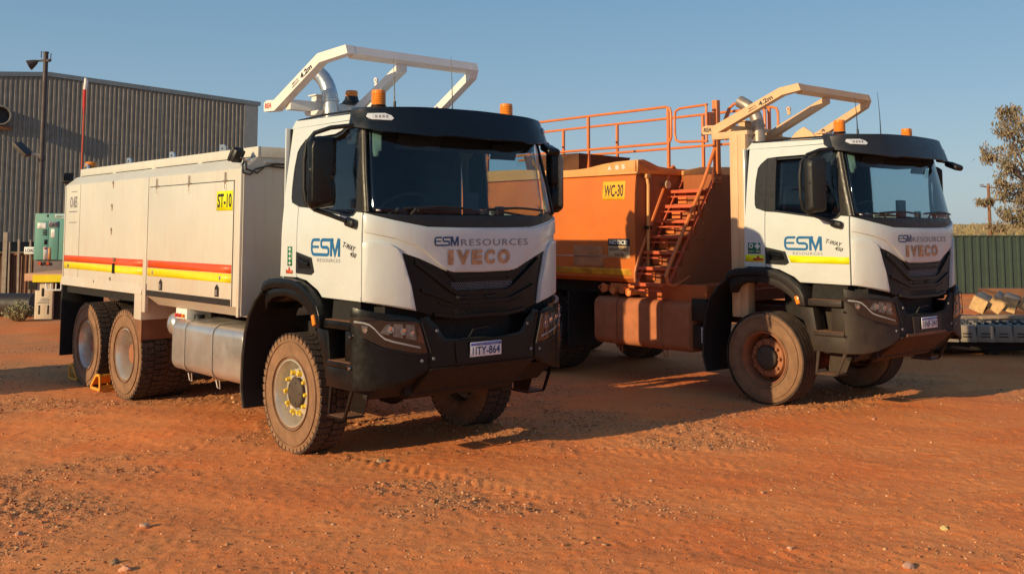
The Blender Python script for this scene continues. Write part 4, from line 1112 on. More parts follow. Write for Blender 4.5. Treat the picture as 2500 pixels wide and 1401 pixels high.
    mb=MB(); rectd(mb,(xb+.1,-2.10,1.46,1.55),sf,mat('faded_yellow_tape',(.62,.33,.02),.6,0,.35,5,streak=.5,scol=(.45,.14,.03)),.002,.002,(.5,.03)); rectd(mb,(xb+.1,-2.45,1.70,1.725),sf,mat('faded_tape_edge',(.60,.30,.18),.7,0,.3,5),.002,.002,(.5,.03))
    rectd(mb,(-3.2,-2.6,1.56,1.86),sf,mat('faded_sticker',(.50,.22,.09),.7,0,.3,4),.002,.002,(.3,.05))
    mb.obj('reflective_tape',None,tank,None)
    mb=MB(); sf2=flat_side(-1,1.245); decal(mb,'A',(-2.52,-2.44,2.925,2.985),sf2,whites,.003,.03); decal(mb,'8',(-2.37,-2.30,2.93,2.99),sf2,whites,.003,.03); decal(mb,'S',(-2.25,-2.18,2.935,2.995),sf2,whites,.003,.03); mb.obj('tank_lettering',None,tank,None)
    # hopper on top
    mb=MB(); vs=[(-4.9,-.62,2.87),(-3.75,-.62,2.87),(-3.75,.28,2.87),(-4.9,.28,2.87),(-4.95,-.70,3.28),(-3.70,-.66,3.27),(-3.62,.42,3.24),(-4.95,.42,3.28)]
    mb.add(vs,[(0,1,5,4),(1,2,6,5),(2,3,7,6),(3,0,4,7)],rust); bmesh.ops.solidify(mb.bm,geom=mb.bm.faces[:],thickness=.02); mb.obj('hopper',None,tank)
    # stairs
    sr=empty('stairs'); sr.parent=root
    for i in range(7):
        z=2.64-.21*i; y=-.50-.137*i
        mb=MB(); mb.bx(-1.95,-1.40,y-.09,y+.07,z-.020,z,stepm,.003); mb.bx(-1.95,-1.40,y-.092,y-.085,z-.038,z+.004,stepm)
        mb.obj('tread',None,sr)
    mb=MB()
    for x in (-1.955,-1.395):
        mb.beam((x,-.30,2.80),(x,-1.28,1.37),.012,.05,stepm,(1,0,0))
        for i in range(6):
            z=2.74-.21*i; y=-.45-.137*i
    mb.objs('stringer',None,sr)
    mb=MB()
    for i in range(7):
        z=2.56-.21*i; y=-.56-.137*i
        mb.bx(-1.90,-1.75,y+.10,y+.115,z-.1,z+.05,railm); mb.bx(-1.955,-1.40,y-.05,y-.035,z-.02,z+.0,stepm)
    mb.objs('tread_support',None,sr)
    def rail(pts,r=.022,name='handrail',par=sr):
        mb=MB(); mb.tube(pts,r,8,railm); return mb.obj(name,None,par)
    rail([(-2.0,-.38,2.93),(-2.0,-.44,2.99),(-2.0,-.50,2.95),(-2.0,-.921,2.19),(-2.0,-1.18,1.72),(-2.0,-1.26,1.50),(-2.0,-1.25,1.38),(-1.99,-1.15,1.33),(-1.98,-1.02,1.42)],.025)
    rail([(-1.4,.10,3.82),(-1.4,-.02,3.62),(-1.4,-.18,3.357),(-1.4,-.513,2.738),(-1.4,-.783,2.337),(-1.4,-1.26,1.60),(-1.4,-1.315,1.48),(-1.4,-1.28,1.38),(-1.4,-1.17,1.345),(-1.4,-.85,1.47)],.025)
    rail([(-1.40,-.62,2.62),(-1.40,-.62,2.05)],.015,'handrail_stay')
    rail([(-1.40,-.70,2.40),(-1.44,-.70,2.02),(-1.44,-.60,2.02)],.012,'handrail_stay')
    # top walkway railings
    wr=empty('walkway_railing'); wr.parent=root
    for (y,z1,z0,xa,xe) in ((-.45,3.855,3.33,-6.6,-2.02),(.62,3.84,3.36,-6.6,-.95)):
        r=.09
        rail([(xa,y,z1),(xe-r,y,z1),(xe-.02,y,z1-.03),(xe,y,z1-r),(xe,y,z0+r),(xe-.02,y,z0+.03),(xe-r,y,z0),(xa,y,z0)],.02,'rail',wr)
        for x in ((-6.2,-5.1,-3.70,-2.07) if y<0 else (-6.3,-5.4,-4.1,-2.30,-1.1)):
            mb=MB(); mb.bx(x-.02,x+.02,y-.02,y+.02,2.87,z1-.01,railm,.003); mb.bx(x-.05,x+.05,y-.05,y+.05,2.873,2.885,railm); mb.obj('rail_post',None,wr)
    rail([(-1.36,-.45,3.82),(-1.85,-.45,3.81),(-1.93,-.45,3.78),(-1.95,-.45,3.70),(-1.95,-.45,3.45),(-1.93,-.45,3.36),(-1.85,-.45,3.33),(-1.36,-.45,3.31)],.018,'gate',wr)
    rail([(-1.38,-.45,3.83),(-1.38,-.45,3.30)],.018,'gate',wr)
    mb=MB(); mb.bx(-1.43,-1.35,-.26,-.18,2.86,3.90,railm,.004); mb.bx(-1.42,-1.36,-.40,-.26,3.52,3.72,railm); mb.obj('gate_post',None,wr)
    rail([(-1.78,.5,3.40),(-1.76,.5,3.72),(-1.70,.5,3.88),(-1.62,.5,3.93),(-1.36,.5,3.90),(-1.15,.5,3.86),(-1.09,.5,3.78),(-1.09,.5,3.3),(-1.09,.5,2.86)],.022,'rail',wr)
    # fuel tank, battery box, valves
    fuel_tank(root,-2.85,-1.12,.50,1.15,tankdust,tankdust,(-2.42,-1.60))
    mb=MB(); mb.bx(-1.11,-.86,-1.16,-.7,.92,1.20,greypl,.01); mb.bx(-1.10,-.84,-1.15,-.7,.56,.86,greypl,.01); mb.bx(-.955,-.90,-1.158,-1.15,.64,.84,whites); mb.objs('battery_box',None,root)
    mb=MB()
    for k,(x,z) in enumerate(((-2.66,1.27),(-2.50,1.25),(-2.32,1.26),(-2.20,1.23))):
        mb.cyl((x,-1.18,z),(x,-.9,z),.045,n=14,m=orangetop if k%2 else railm); mb.lathe([(.03,-.01),(.055,-.01),(.055,.02),(.03,.02)],(x,-1.18,z),'y',14,railm,True)
    mb.bx(-2.60,-2.15,-1.12,-1.0,1.29,1.34,railm); mb.tube([(-2.72,-1.15,1.2),(-2.78,-1.17,1.28),(-2.7,-1.17,1.33),(-2.6,-1.17,1.3)],.014,6,orangef); mb.objs('spray_valve',None,root)
    mb=MB(); mb.bx(-6.6,-6.56,-1.25,-.66,.35,1.30,under); mb.bx(-3.35,-3.32,-1.25,-.66,.40,1.20,under); mb.objs('rear_mud_flap',None,root)

# ------------------------------------------------------------------ build the two trucks
A1=math.radians(-48.668); A2=math.radians(-49.592)
t1=empty('service_truck',(-1.2348,10.4724,0),A1,'white truck with ST-10 on its box body and yellow wheel nut markers, nearest','truck','mine trucks parked side by side')
C1=dict(clean=True,visor=navy,mirror=blackpl,plate='1ITY-864',stripe=False,rops=ropswhite,bendx=-.106,exhaust=galv)
build_cab(t1,C1); build_rops(t1,C1); build_chassis(t1,C1); build_service_body(t1)
for x,y,sg,k in ((0,-1.005,-1,'front'),(0,1.005,1,'front'),(-4.05,-1.085,-1,'rear'),(-5.45,-1.085,-1,'rear'),(-4.05,1.085,1,'rear'),(-5.45,1.085,1,'rear'),(-4.05,-.72,-1,'inner'),(-5.45,-.72,-1,'inner'),(-4.05,.72,1,'inner'),(-5.45,.72,1,'inner')):
    wheel(t1,x,y,sg,k,'lug',rubber_o,silver,yellowp)
t2=empty('water_truck',(3.9364,13.0628,0),A2,'orange WC-30 water truck with white cab, side stairs and top railings, on the right','truck','mine trucks parked side by side')
C2=dict(clean=False,visor=slate,mirror=greypl,plate='1INF-341',stripe=True,rops=ropsdust,bendx=.09,exhaust=galv2)
build_cab(t2,C2); build_rops(t2,C2); build_chassis(t2,C2); build_water_tank(t2)
for x,y,sg,k in ((0,-1.005,-1,'front'),(0,1.005,1,'front'),(-4.05,-1.085,-1,'rear'),(-5.45,-1.085,-1,'rear'),(-4.05,1.085,1,'rear'),(-5.45,1.085,1,'rear'),(-4.05,-.72,-1,'inner'),(-5.45,-.72,-1,'inner')):
    wheel(t2,x,y,sg,k,'rib' if k=='front' else 'lug',rubber_o,rimdust,rimdust)
# ------------------------------------------------------------------ ground
CAMH=2.1
def vnoise(x,y,seed=0):
    xi=np.floor(x).astype(np.int64); yi=np.floor(y).astype(np.int64); xf=x-xi; yf=y-yi
    def h(a,b):
        n=(a*374761393+b*668265263+seed*974634777)&0xffffffff
        n=((n^(n>>13))*1274126177)&0xffffffff
        return ((n^(n>>16))&0xffff)/65535.0
    u=xf*xf*(3-2*xf); v=yf*yf*(3-2*yf)
    return (h(xi,yi)*(1-u)+h(xi+1,yi)*u)*(1-v)+(h(xi,yi+1)*(1-u)+h(xi+1,yi+1)*u)*v
def fbm(x,y,o=4,seed=0,g=.5):
    s=0;a=1;t=0
    for k in range(o): s=s+a*vnoise(x*2**k,y*2**k,seed+k*17); t+=a; a*=g
    return s/t
def seg_track(x,y,p,q,w,per,depth):
    px,py=p; dx,dy=q[0]-px,q[1]-py; l=math.hypot(dx,dy); dx/=l; dy/=l
    u=(x-px)*dx+(y-py)*dy; v=-(x-px)*dy+(y-py)*dx
    m=np.clip(1-np.abs(v)/w,0,1)**.3*np.clip(u/.3,0,1)*np.clip((l-u)/.8,0,1)*(np.abs(v)<w)
    ch=np.sin(2*np.pi*(u+np.abs(v)*.7+(v>0)*per*.5)/per)
    return -depth*.7*m+depth*.9*m*np.clip(ch*2,-1,1)
TR=[((-1.7,9.55),(.6,7.8),.15,.12,.009),((.5,10.05),(2.4,8.8),.14,.12,.007),((2.2,8.75),(4.6,7.3),.13,.13,.004),((-4.6,8.3),(-.6,6.0),.14,.13,.003),((-1.0,7.3),(3.5,6.2),.16,.14,.003)]
def gheight(x,y):
    d=np.hypot(x,y-9); near=np.clip(1-(d-14)/30,0,1)
    z=(fbm(x*.35,y*.35,3,3)-.5)*.06*np.clip((d-3)/10,0.25,1)
    z+=(fbm(x*1.6,y*1.6,3,11)-.5)*.014*near
    # long wheel ruts running roughly across the picture
    u=x*.35+y*.94
    z+=(fbm(x*.45,u*2.2,2,29)-.5)*.028*near
    gm=gravel(x,y)
    z+=(fbm(x*9,y*9,3,41)-.5)*(.005+.008*gm)*near
    z+=np.maximum(fbm(x*26,y*26,2,57)-.52,0)*(.030+.045*gm)*near
    for t in TR: z=z+seg_track(x,y,*t)*near
    z+=np.clip((y-140)/160,0,1)**1*2.9+np.clip((y-300)/3000,0,1)*3 + np.clip((x-8)/10,0,1)*np.clip((y-42)/30,0,1)*.35
    return z-.008
def gravel(x,y):
    a=fbm(x*.55+3,y*.9,3,71); b=fbm(x*2.2,y*3.0,3,83)
    lf=np.clip((1.2-x)/7,0,1)*.55
    return np.clip((a-.52+lf*.16)*5.0+(b-.5)*1.8+lf*.22,0,1)
def axis(lo,hi,fine,cent,far,gr):
    a=list(np.arange(lo,hi,fine)); s=fine; v=a[-1]
    while v<far: s*=gr; v+=s; a.append(v)
    s=fine; v=a[0]; b=[]
    while v>-far: s*=gr; v-=s; b.append(v)
    return np.array(b[::-1]+a)
gx=axis(-5.5,7.2,.026,0,4000,1.055)
ga=list(np.arange(5.4,10.5,.026)); s_=.026
while ga[-1]<17: s_=min(s_*1.01,.07); ga.append(ga[-1]+s_)
while ga[-1]<5000: s_*=1.06; ga.append(ga[-1]+s_)
gb=[]; v=5.4; s_=.026
while v>-60: s_*=1.25; v-=s_; gb.append(v)
gy=np.array(gb[::-1]+ga)
GX,GY=np.meshgrid(gx,gy); Z=gheight(GX,GY)
nx,ny=len(gx),len(gy)
verts=np.stack([GX.ravel(),GY.ravel(),Z.ravel()],1).astype(np.float32)
me=bpy.data.meshes.new('ground'); me.vertices.add(nx*ny); me.vertices.foreach_set('co',verts.ravel())
i=np.arange((ny-1)*(nx-1)); r_=i//(nx-1); c_=i%(nx-1); a=r_*nx+c_
F=np.stack([a,a+1,a+nx+1,a+nx],1).astype(np.int32)
me.loops.add(F.size); me.loops.foreach_set('vertex_index',F.ravel()); me.polygons.add(len(F)); me.polygons.foreach_set('loop_start',np.arange(0,F.size,4,dtype=np.int32)); me.polygons.foreach_set('loop_total',np.full(len(F),4,dtype=np.int32)); me.update(calc_edges=True)
me.polygons.foreach_set('use_smooth',np.ones(len(F),dtype=bool))
ca=me.attributes.new('gravel','FLOAT','POINT'); ca.data.foreach_set('value',gravel(GX,GY).ravel().astype(np.float32))
m,nt=newmat('red_earth'); out=N(nt,'ShaderNodeOutputMaterial'); b=N(nt,'ShaderNodeBsdfPrincipled'); L(nt,b.outputs[0],out.inputs[0])
geo=N(nt,'ShaderNodeNewGeometry'); pos=geo.outputs['Position']
at=N(nt,'ShaderNodeAttribute'); at.attribute_name='gravel'
c=ramp(nt,noise(nt,pos,.55,6,.6),.36,.66,(.83,.21,.058),(.92,.32,.10))
c=mixc(nt,math_(nt,'MULTIPLY',ramp(nt,noise(nt,pos,2.2,5,.6,(1,2.2,1)),.48,.66),.5),c,(.90,.20,.042))
gcol=ramp(nt,noise(nt,pos,34,3,.6),.35,.65,(.34,.145,.06),(.70,.36,.17))
sx=N(nt,'ShaderNodeSeparateXYZ'); L(nt,pos,sx.inputs[0]); ml_=N(nt,'ShaderNodeMapRange'); ml_.inputs['From Min'].default_value=3.5; ml_.inputs['From Max'].default_value=-4.5; L(nt,sx.outputs['X'],ml_.inputs['Value'])
c=mixc(nt,math_(nt,'MULTIPLY',math_(nt,'MULTIPLY',ml_.outputs[0],ramp(nt,noise(nt,pos,.9,5,.65),.30,.62)),.75),c,(.66,.26,.095))
c=mixc(nt,math_(nt,'MULTIPLY',at.outputs['Fac'],.62),c,gcol)
sp=ramp(nt,noise(nt,pos,60,2,.5),.60,.68); c=mixc(nt,math_(nt,'MULTIPLY',sp,.55),c,(.80,.42,.22))
sp=ramp(nt,noise(nt,pos,45,2,.5),.31,.40,(1,1,1),(0,0,0)); c=mixc(nt,math_(nt,'MULTIPLY',sp,.45),c,(.17,.055,.025))
# dry grass far away
sep=N(nt,'ShaderNodeSeparateXYZ'); L(nt,pos,sep.inputs[0])
mr=N(nt,'ShaderNodeMapRange'); mr.inputs['From Min'].default_value=45; mr.inputs['From Max'].default_value=75; L(nt,sep.outputs['Y'],mr.inputs['Value'])
gg=ramp(nt,noise(nt,pos,.22,7,.75,(1,.3,1)),.38,.62,(.24,.18,.09),(.62,.46,.25))
c=mixc(nt,mr.outputs[0],c,gg)
L(nt,c,b.inputs['Base Color']); b.inputs['Roughness'].default_value=.95; b.inputs['Specular IOR Level'].default_value=.15
bp=N(nt,'ShaderNodeBump'); bp.inputs['Strength'].default_value=.42; bp.inputs['Distance'].default_value=.012
hh=math_(nt,'ADD',math_(nt,'MULTIPLY',noise(nt,pos,55,4,.6),.8),math_(nt,'MULTIPLY',noise(nt,pos,16,4,.6),1.0)); L(nt,hh,bp.inputs['Height']); L(nt,bp.outputs[0],b.inputs['Normal'])
me.materials.append(m)
g=bpy.data.objects.new('ground',me); COL.objects.link(g); tag(g,kind='structure')
g_red=m

# pebbles: one uncountable scatter
ico=bmesh.new(); bmesh.ops.create_icosphere(ico,subdivisions=1,radius=1); IV=np.array([v.co[:] for v in ico.verts]); IF=np.array([[v.index for v in f.verts] for f in ico.faces]); ico.free()
def stones(name,P,Sz,mt):
    n=len(P); k=len(IV)
    sc=Sz[:,None]*rng.uniform(.6,1.25,(n,3))*np.array([1,1,.62]); a=rng.uniform(0,6.28,n)
    V=IV[None]*(1+rng.uniform(-.22,.22,(n,k,1)))*sc[:,None,:]
    x=V[...,0]*np.cos(a)[:,None]-V[...,1]*np.sin(a)[:,None]; y=V[...,0]*np.sin(a)[:,None]+V[...,1]*np.cos(a)[:,None]
    V=np.stack([x+P[:,0:1],y+P[:,1:2],V[...,2]+P[:,2:3]],2).reshape(-1,3).astype(np.float32)
    Fc=(IF[None]+(np.arange(n)*k)[:,None,None]).reshape(-1,3).astype(np.int32)
    me=bpy.data.meshes.new(name); me.vertices.add(len(V)); me.vertices.foreach_set('co',V.ravel()); me.loops.add(Fc.size); me.loops.foreach_set('vertex_index',Fc.ravel()); me.polygons.add(len(Fc)); me.polygons.foreach_set('loop_start',np.arange(0,Fc.size,3,dtype=np.int32)); me.polygons.foreach_set('loop_total',np.full(len(Fc),3,dtype=np.int32)); me.update(calc_edges=True)
    me.materials.append(mt); o=bpy.data.objects.new(name,me); COL.objects.link(o); return o
sm_,nt=newmat('pebble'); out=N(nt,'ShaderNodeOutputMaterial'); b=N(nt,'ShaderNodeBsdfPrincipled'); L(nt,b.outputs[0],out.inputs[0]); geo=N(nt,'ShaderNodeNewGeometry')
r=N(nt,'ShaderNodeValToRGB'); e=r.color_ramp.elements; e[0].position=0; e[0].color=(.24,.085,.035,1); e[1].position=1; e[1].color=(.78,.46,.24,1); e2=e.new(.55); e2.color=(.55,.21,.075,1); e3=e.new(.85); e3.color=(.50,.27,.13,1)
L(nt,geo.outputs['Random Per Island'],r.inputs['Fac']); L(nt,r.outputs[0],b.inputs['Base Color']); b.inputs['Roughness'].default_value=.95
n=190000; yy=5.6+ (rng.random(n)**1.5)*13; xx=(rng.random(n)-.5)*1.12*yy+.0
gm=gravel(xx,yy); keep=rng.random(n)<(.14+.86*gm)*np.clip(1.15-(yy-6)/16,.15,1); xx,yy,gm=xx[keep],yy[keep],gm[keep]
sz=np.clip(rng.lognormal(-5.25,.48,len(xx)),.0025,.024)*(.85+.4*gm)
big=rng.random(len(xx))<.008; sz[big]*=1.7
zz=gheight(xx,yy)+sz*.15
pb=stones('gravel',np.stack([xx,yy,zz],1),sz,sm_); tag(pb,'loose reddish gravel scattered over the yard','gravel',kind='stuff')
# a few single stones
def rock(x,y,s,col,label,seed,flat=.6):
    b=bmesh.new(); bmesh.ops.create_icosphere(b,subdivisions=2,radius=1); rr=random.Random(seed)
    ax=[Vector((rr.uniform(-1,1),rr.uniform(-1,1),rr.uniform(-1,1))).normalized() for _ in range(9)]
    for v in b.verts:
        k=1.0
        for a_ in ax:
            d=v.co.dot(a_)
            if d>.62: k=min(k,.62/d)
        v.co*=k*s*1.25; v.co.z*=flat
    mb=MB(); z=float(gheight(np.array([x]),np.array([y]))[0]); mb.addbm(b,Matrix.Translation((x,y,z+s*flat*.4)),mat('rock_%d'%seed,col,.9,0,.2,20,bump=.3,bs=60),False)
    tag(mb.obj('rock',None,None,None),label,'rock')
def gp(px,py): # where the yard meets that line of sight (level ground)
    f_,pt,cy=2444.3,math.radians(-4.891),349.97
    u=(px-1250)/f_; v=-(py-cy)/f_; c,s=math.cos(pt),math.sin(pt); Y=c+v*s; Zr=-s+v*c; k=-CAMH/Zr
    return u*k,Y*k
for (px,py,s,col,lb,sd) in ((930,1124,.045,(.55,.33,.18),'pale flat stone on the red ground in front of the nearest front wheel',1),(2216,1383,.038,(.62,.34,.22),'pinkish stone casting a shadow near the bottom right edge of the yard',2),(2303,1288,.030,(.70,.52,.20),'small yellow stone on the red ground at the lower right',3),(1930,1340,.024,(.60,.33,.20),'small pale stone below the darker gravel at lower right centre',4),(305,1388,.038,(.62,.30,.18),'salmon coloured stone at the bottom left edge of the yard',5),(280,1372,.032,(.25,.15,.08),'dark brown stone beside the salmon coloured one at bottom left',6),(350,1286,.035,(.55,.30,.18),'pale stone in the coarse gravel patch at lower left',7),(2133,1022,.028,(.55,.25,.14),'small stone on open ground below the water truck front bumper',8),(46,1305,.03,(.60,.28,.15),'flat orange stone alone at the far lower left',9)):
    x,y=gp(px,py); rock(x,y,s,col,lb,sd)

# ------------------------------------------------------------------ shed
shedm=mat('corrugated_steel',(.235,.21,.185),.55,.35,.18,1.2,streak=.45,scol=(.17,.115,.085),bump=.1,bs=6)
shedtrim=mat('shed_flashing',(.20,.23,.25),.5,.3,.1,2)
sh=empty('workshop_shed',(-44.3,95.0,0),0,'large grey corrugated steel shed with low gable roof and round vent duct','shed')
SD=Vector((.788,.616,0)).normalized(); ang=math.atan2(SD.y,SD.x)+math.radians(-6.0); sh.rotation_euler=(0,0,ang)
# local: x along the gable wall to the right, y away
def gz(x): return 16.95-(x*.073 if x>0 else -x*.073)
mb=MB(); pitch=.42; xs=[]; x=-30.0; 
while x<20.3:
    xs+=[(x,0),(x+.13,0),(x+.19,-.085),(x+.36,-.085)]; x+=pitch
xs=[p for p in xs if p[0]<=20.3]
vs=[];fs=[]
for k,(x,y) in enumerate(xs): vs+=[(x,y,.9),(x,y,gz(x))]
for k in range(len(xs)-1): fs.append((2*k,2*k+2,2*k+3,2*k+1))
mb.add(vs,fs,shedm); mb.obj('gable_wall',None,sh,None)
mb=MB()
for z_ in (5.6,10.4): mb.bx(-30,20.2,-.092,-.088,z_,z_+.05,shedtrim)
for x_ in (-8.2,1.1,10.3): mb.bx(x_,x_+.07,-.096,-.093,.9,gz(x_)-.5,shedtrim)
mb.obj('sheet_lap',None,sh,None)
mb=MB(); mb.bx(20.25,20.4,.05,40,.0,gz(20.3),shedm); mb.bx(18.9,20.32,-.10,-.088,.9,gz(21),mat('new_steel_sheet',(.30,.29,.28),.45,.4,.08,2)); mb.obj('side_wall',None,sh)
mb=MB()
for a_,b_ in ((-30,0),(0,20.6)):
    mb.beam((a_,-.12,gz(a_)-.12),(b_,-.12,gz(b_)-.12),.16,.42,shedtrim)
mb.add([(-30,-.15,gz(-30)+.1),(0,-.15,gz(0)+.1),(0,40,gz(0)+.1),(-30,40,gz(-30)+.1)],[(0,1,2,3)],shedm); mb.add([(0,-.15,gz(0)+.1),(20.6,-.15,gz(20.6)+.1),(20.6,40,gz(20.6)+.1),(0,40,gz(0)+.1)],[(0,1,2,3)],shedm)
mb.obj('roof',None,sh)
mb=MB(); mb.bx(-30,20.3,.02,.3,0,.9,trim); mb.obj('base_wall',None,sh)
mb=MB()
c=(-4.15,0,12.55)
mb.lathe([(.78,.3),(.78,-1.35),(.86,-1.36),(.92,-1.30),(.92,-1.22),(.86,-1.20),(.86,.3)],c,'y',36,mat('duct_steel',(.34,.30,.25),.6,.3,.15,3))
mb.lathe([(.77,-.5),(.001,-.5)],c,'y',36,black); mb.bx(-5.2,-3.1,-.35,-.0,11.3,11.6,rust)
mb.obj('vent_duct',None,sh)

# ------------------------------------------------------------------ lamp pole
pm=mat('pole_dark_steel',(.075,.06,.055),.6,.2,.15,3)
lp=empty('light_pole',(-12.05,25.6,0),0,'tall dark steel light pole with flood lamps beside the shed','light pole')
mb=MB(); mb.tube([(0,0,0),(.0,0,6.62)],[.066,.060],12,pm); mb.cyl((0,0,6.62),(0,0,6.66),.07,n=12,m=pm); mb.obj('pole',None,lp)
mb=MB(); mb.beam((-.22,0,6.42),(.14,0,6.45),.05,.05,pm); mb.tube([(-.12,0,6.5),(-.12,0,6.68)],.012,6,pm); mb.tube([(.12,0,6.4),(.13,0,6.62)],.012,6,pm); mb.bx(-.06,.1,-.05,.05,6.40,6.46,pm); mb.obj('bracket',None,lp)
def horn(nm,p,d,r0,r1,l):
    mb=MB(); p=Vector(p); d=Vector(d).normalized(); mb.tube([p,p+d*l*.45,p+d*l],[r0,(r0+r1)*.5,r1],14,pm); mb.tube([p+d*l,p+d*(l+.01)],r1*.9,14,galv2); mb.obj(nm,None,lp)
horn('horn_speaker',(-.20,-.05,6.40),(-.75,-.2,-.45),.05,.14,.22)
mb=MB(); M=Matrix.Rotation(.75,3,'Y')@Matrix.Rotation(.3,3,'X'); mb.box((-.42,-.15,4.12),(.46,.30,.10),pm,M,.02); mb.box(Vector((-.42,-.15,4.12))+M@Vector((0,0,-.055)),(.40,.25,.012),mat('lamp_face',(.10,.16,.13),.15,0,.1,4),M); mb.obj('flood_lamp',None,lp)
mb=MB(); mb.beam((-.24,-.08,4.0),(-.05,0,3.98),.08,.08,galv2); mb.lathe([(.068,0),(.085,0),(.085,.12),(.068,.12)],(0,0,3.85),'z',14,pm,True); mb.objs('lamp_arm',None,lp)

# ------------------------------------------------------------------ generator on its flatbed
teal=mat('teal_paint',(.10,.36,.31),.5,0,.06,3,dust=.15,dtop=2.0,dsoft=.6); teal2=mat('teal_paint_side',(.10,.36,.31),.5,0,.06,3)
gy0=22.0
def wx(px,Y): return (px-1250)/2444.3*Y*1.0
def wpt(px,py,Y):
    f_,pt,cy=2444.3,math.radians(-4.891),349.97
    u=(px-1250)/f_; v=-(py-cy)/f_; c,s=math.cos(pt),math.sin(pt); yy=c+v*s; k=Y/yy
    return Vector((u*k,Y,CAMH+(-s+v*c)*k))
ge=empty('generator',tuple(wpt(118,668,gy0)-Vector((0,0,0))),math.radians(8),'teal diesel generator set standing on the yellow-edged flatbed deck','generator')
def GP(px,py): p=wpt(px,py,gy0)-wpt(118,668,gy0); return p.x,p.z
mb=MB(); x0,z1=GP(88,521); x1,_=GP(160,521); _,zb=GP(100,635)
mb.bx(x0,x1+.9,0,1.0,zb,z1,teal,.012); mb.obj('canopy',None,ge)
mb=MB(); xa,za=GP(93,540); xb_,zz_=GP(118,634); mb.bx(xa,xb_,-.012,0,zz_,za,teal,.004); xa2,_=GP(119,540); xb2,_=GP(143,540); mb.bx(xa2,xb2,-.012,0,zz_,za,teal,.004); mb.obj('door',None,ge)
mb=MB(); mb.bx(x0+.0,x1+.88,.04,.96,0,zb-.002,mat('generator_base',(.16,.13,.13),.7),.01)
for px in (97,108,116):
    a_,b_=GP(px,643); mb.cyl((a_,-.0,b_),(a_,.05,b_),.035,n=10,m=reds if px!=108 else black)
mb.obj('base_frame',None,ge)
mb=MB(); gf=lambda y0:(lambda u,v,off=0.0: Vector((u,y0-off,v)))
def lab(px0,px1,py0,py1,m_,d=.014): a_,t_=GP(px0,py0); b2_,u_=GP(px1,py1); rectd(mb,(a_,b2_,u_,t_),gf(0),m_,d)
lab(134,157,523,533,whites,.002); lab(94,114,544,558,whites); lab(120,142,541,555,mat('grey_sticker',(.30,.28,.33),.5)); lab(125,133,559,580,whites); lab(108,117,603,634,whites); lab(118,124,605,634,mat('orange_sticker',(.6,.3,.12),.5))
for k in range(3): lab(106,116,561+k*5,564.5+k*5,black)
lab(109,116,585,597,black); lab(115,119,524,530,black,.002); lab(152,154,588,590,black,.002)
a_,t_=GP(136,525); b2_,u_=GP(156,531); decal(mb,'AIRMAN',(a_,b2_,u_,t_),gf(0),teal2,.005,.02)
a_,t_=GP(121,544); b2_,u_=GP(141,553); decal(mb,'CAPS',(a_,b2_,u_,t_),gf(0),black,.018,.03)
a_,t_=GP(109,604); b2_,u_=GP(116,609); rectd(mb,(a_,b2_,u_,t_),gf(0),reds,.018)
mb.obj('generator_labels',None,ge,None)
# flatbed
def FP(px,py): p=wpt(px,py,20.3); return p.x,p.z
o=wpt(62,780,20.3); fb=empty('flatbed_trailer',(o.x,20.3,0),math.radians(6),'flatbed trailer with yellow edge tape and white toolbox under its deck','trailer')
def FR(px,py): p=wpt(px,py,20.3); return p.x-o.x,p.z
xa,zt=FR(60,668); xb_,_=FR(175,668); _,zl=FR(60,686); mb=MB()
mb.bx(xa,xb_+2.2,0,2.4,zl,zt,mat('deck_dusty',(.55,.30,.18),.7,0,.1,4),.004); mb.obj('deck',None,fb)
mb=MB(); a_,t_=FR(80,671); b2_,u_=FR(175,689); mb.prism([(a_,t_),(b2_+1.5,t_),(b2_+1.5,u_),(a_,u_)],-.012,-.004,'y',yellowtape)
mb.obj('edge_tape',None,fb)
mb=MB(); a_,t_=FR(83,690); b2_,u_=FR(121,780); mb.bx(a_,b2_,.06,.9,u_,t_,mat('toolbox_white',(.66,.55,.40),.5,0,.1,3,streak=.3),.006); tb=mb.obj('toolbox',None,fb)
mb=MB(); gfa=lambda u,v,off=0.0: Vector((u,.06-off,v))
a1_,t1_=FR(98,704); b1_,u1_=FR(103,724); rectd(mb,(a1_,b1_,u1_,t1_),gfa,black,.003); a1_,t1_=FR(88,727); b1_,u1_=FR(115,741); [rectd(mb,(a1_+(b1_-a1_)*(.1*k),b1_-(b1_-a1_)*(.08*(k%2)),u1_+(t1_-u1_)*k/4,u1_+(t1_-u1_)*(k+.45)/4),gfa,greyink,.003) for k in range(4)]
for px in (90,111): a1_,t1_=FR(px,746); b1_,u1_=FR(px+3,768); rectd(mb,(a1_,b1_,u1_,t1_),gfa,black,.003)
mb.obj('toolbox_marking',None,tb,None)
mb=MB(); a_,t_=FR(63,673); b2_,u_=FR(80,707); mb.bx(a_+.05,b2_+.05,.02,.3,u_,t_-.02,under); a_,t_=FR(121,692); b2_,u_=FR(148,782); mb.bx(a_+.01,b2_,.15,.9,u_,t_,under); mb.objs('side_frame',None,fb)
mb=MB(); a_,t_=FR(112,692); b2_,u_=FR(147,708); 
mb.tube([(a_,-.03,t_),(a_+.02,-.04,u_+.02),(a_+.07,-.04,u_),(b2_,-.04,u_)],.018,6,whites); 
for k in range(4): x_=a_+(b2_-a_)*k/3; mb.tube([(x_,-.03,t_),(x_,-.04,u_)],.014,6,whites)
mb.obj('lamp_guard',None,fb)
mb=MB()
for k in range(3): mb.lathe([(.30,-.13),(.48,-.15),(.5,-.08),(.5,.08),(.48,.15),(.30,.13)],(1.3+k*1.1,.35,.5),'y',24,rubber_t,True)
mb.objs('wheel',None,fb)
mb=MB(); mb.bx(.45,.57,1.0,1.1,0,zl,under); mb.bx(.45,.57,2.0,2.1,0,zl,under); mb.bx(4.0,4.1,1,1.1,0,zl,under);mb.objs('landing_leg',None,fb)

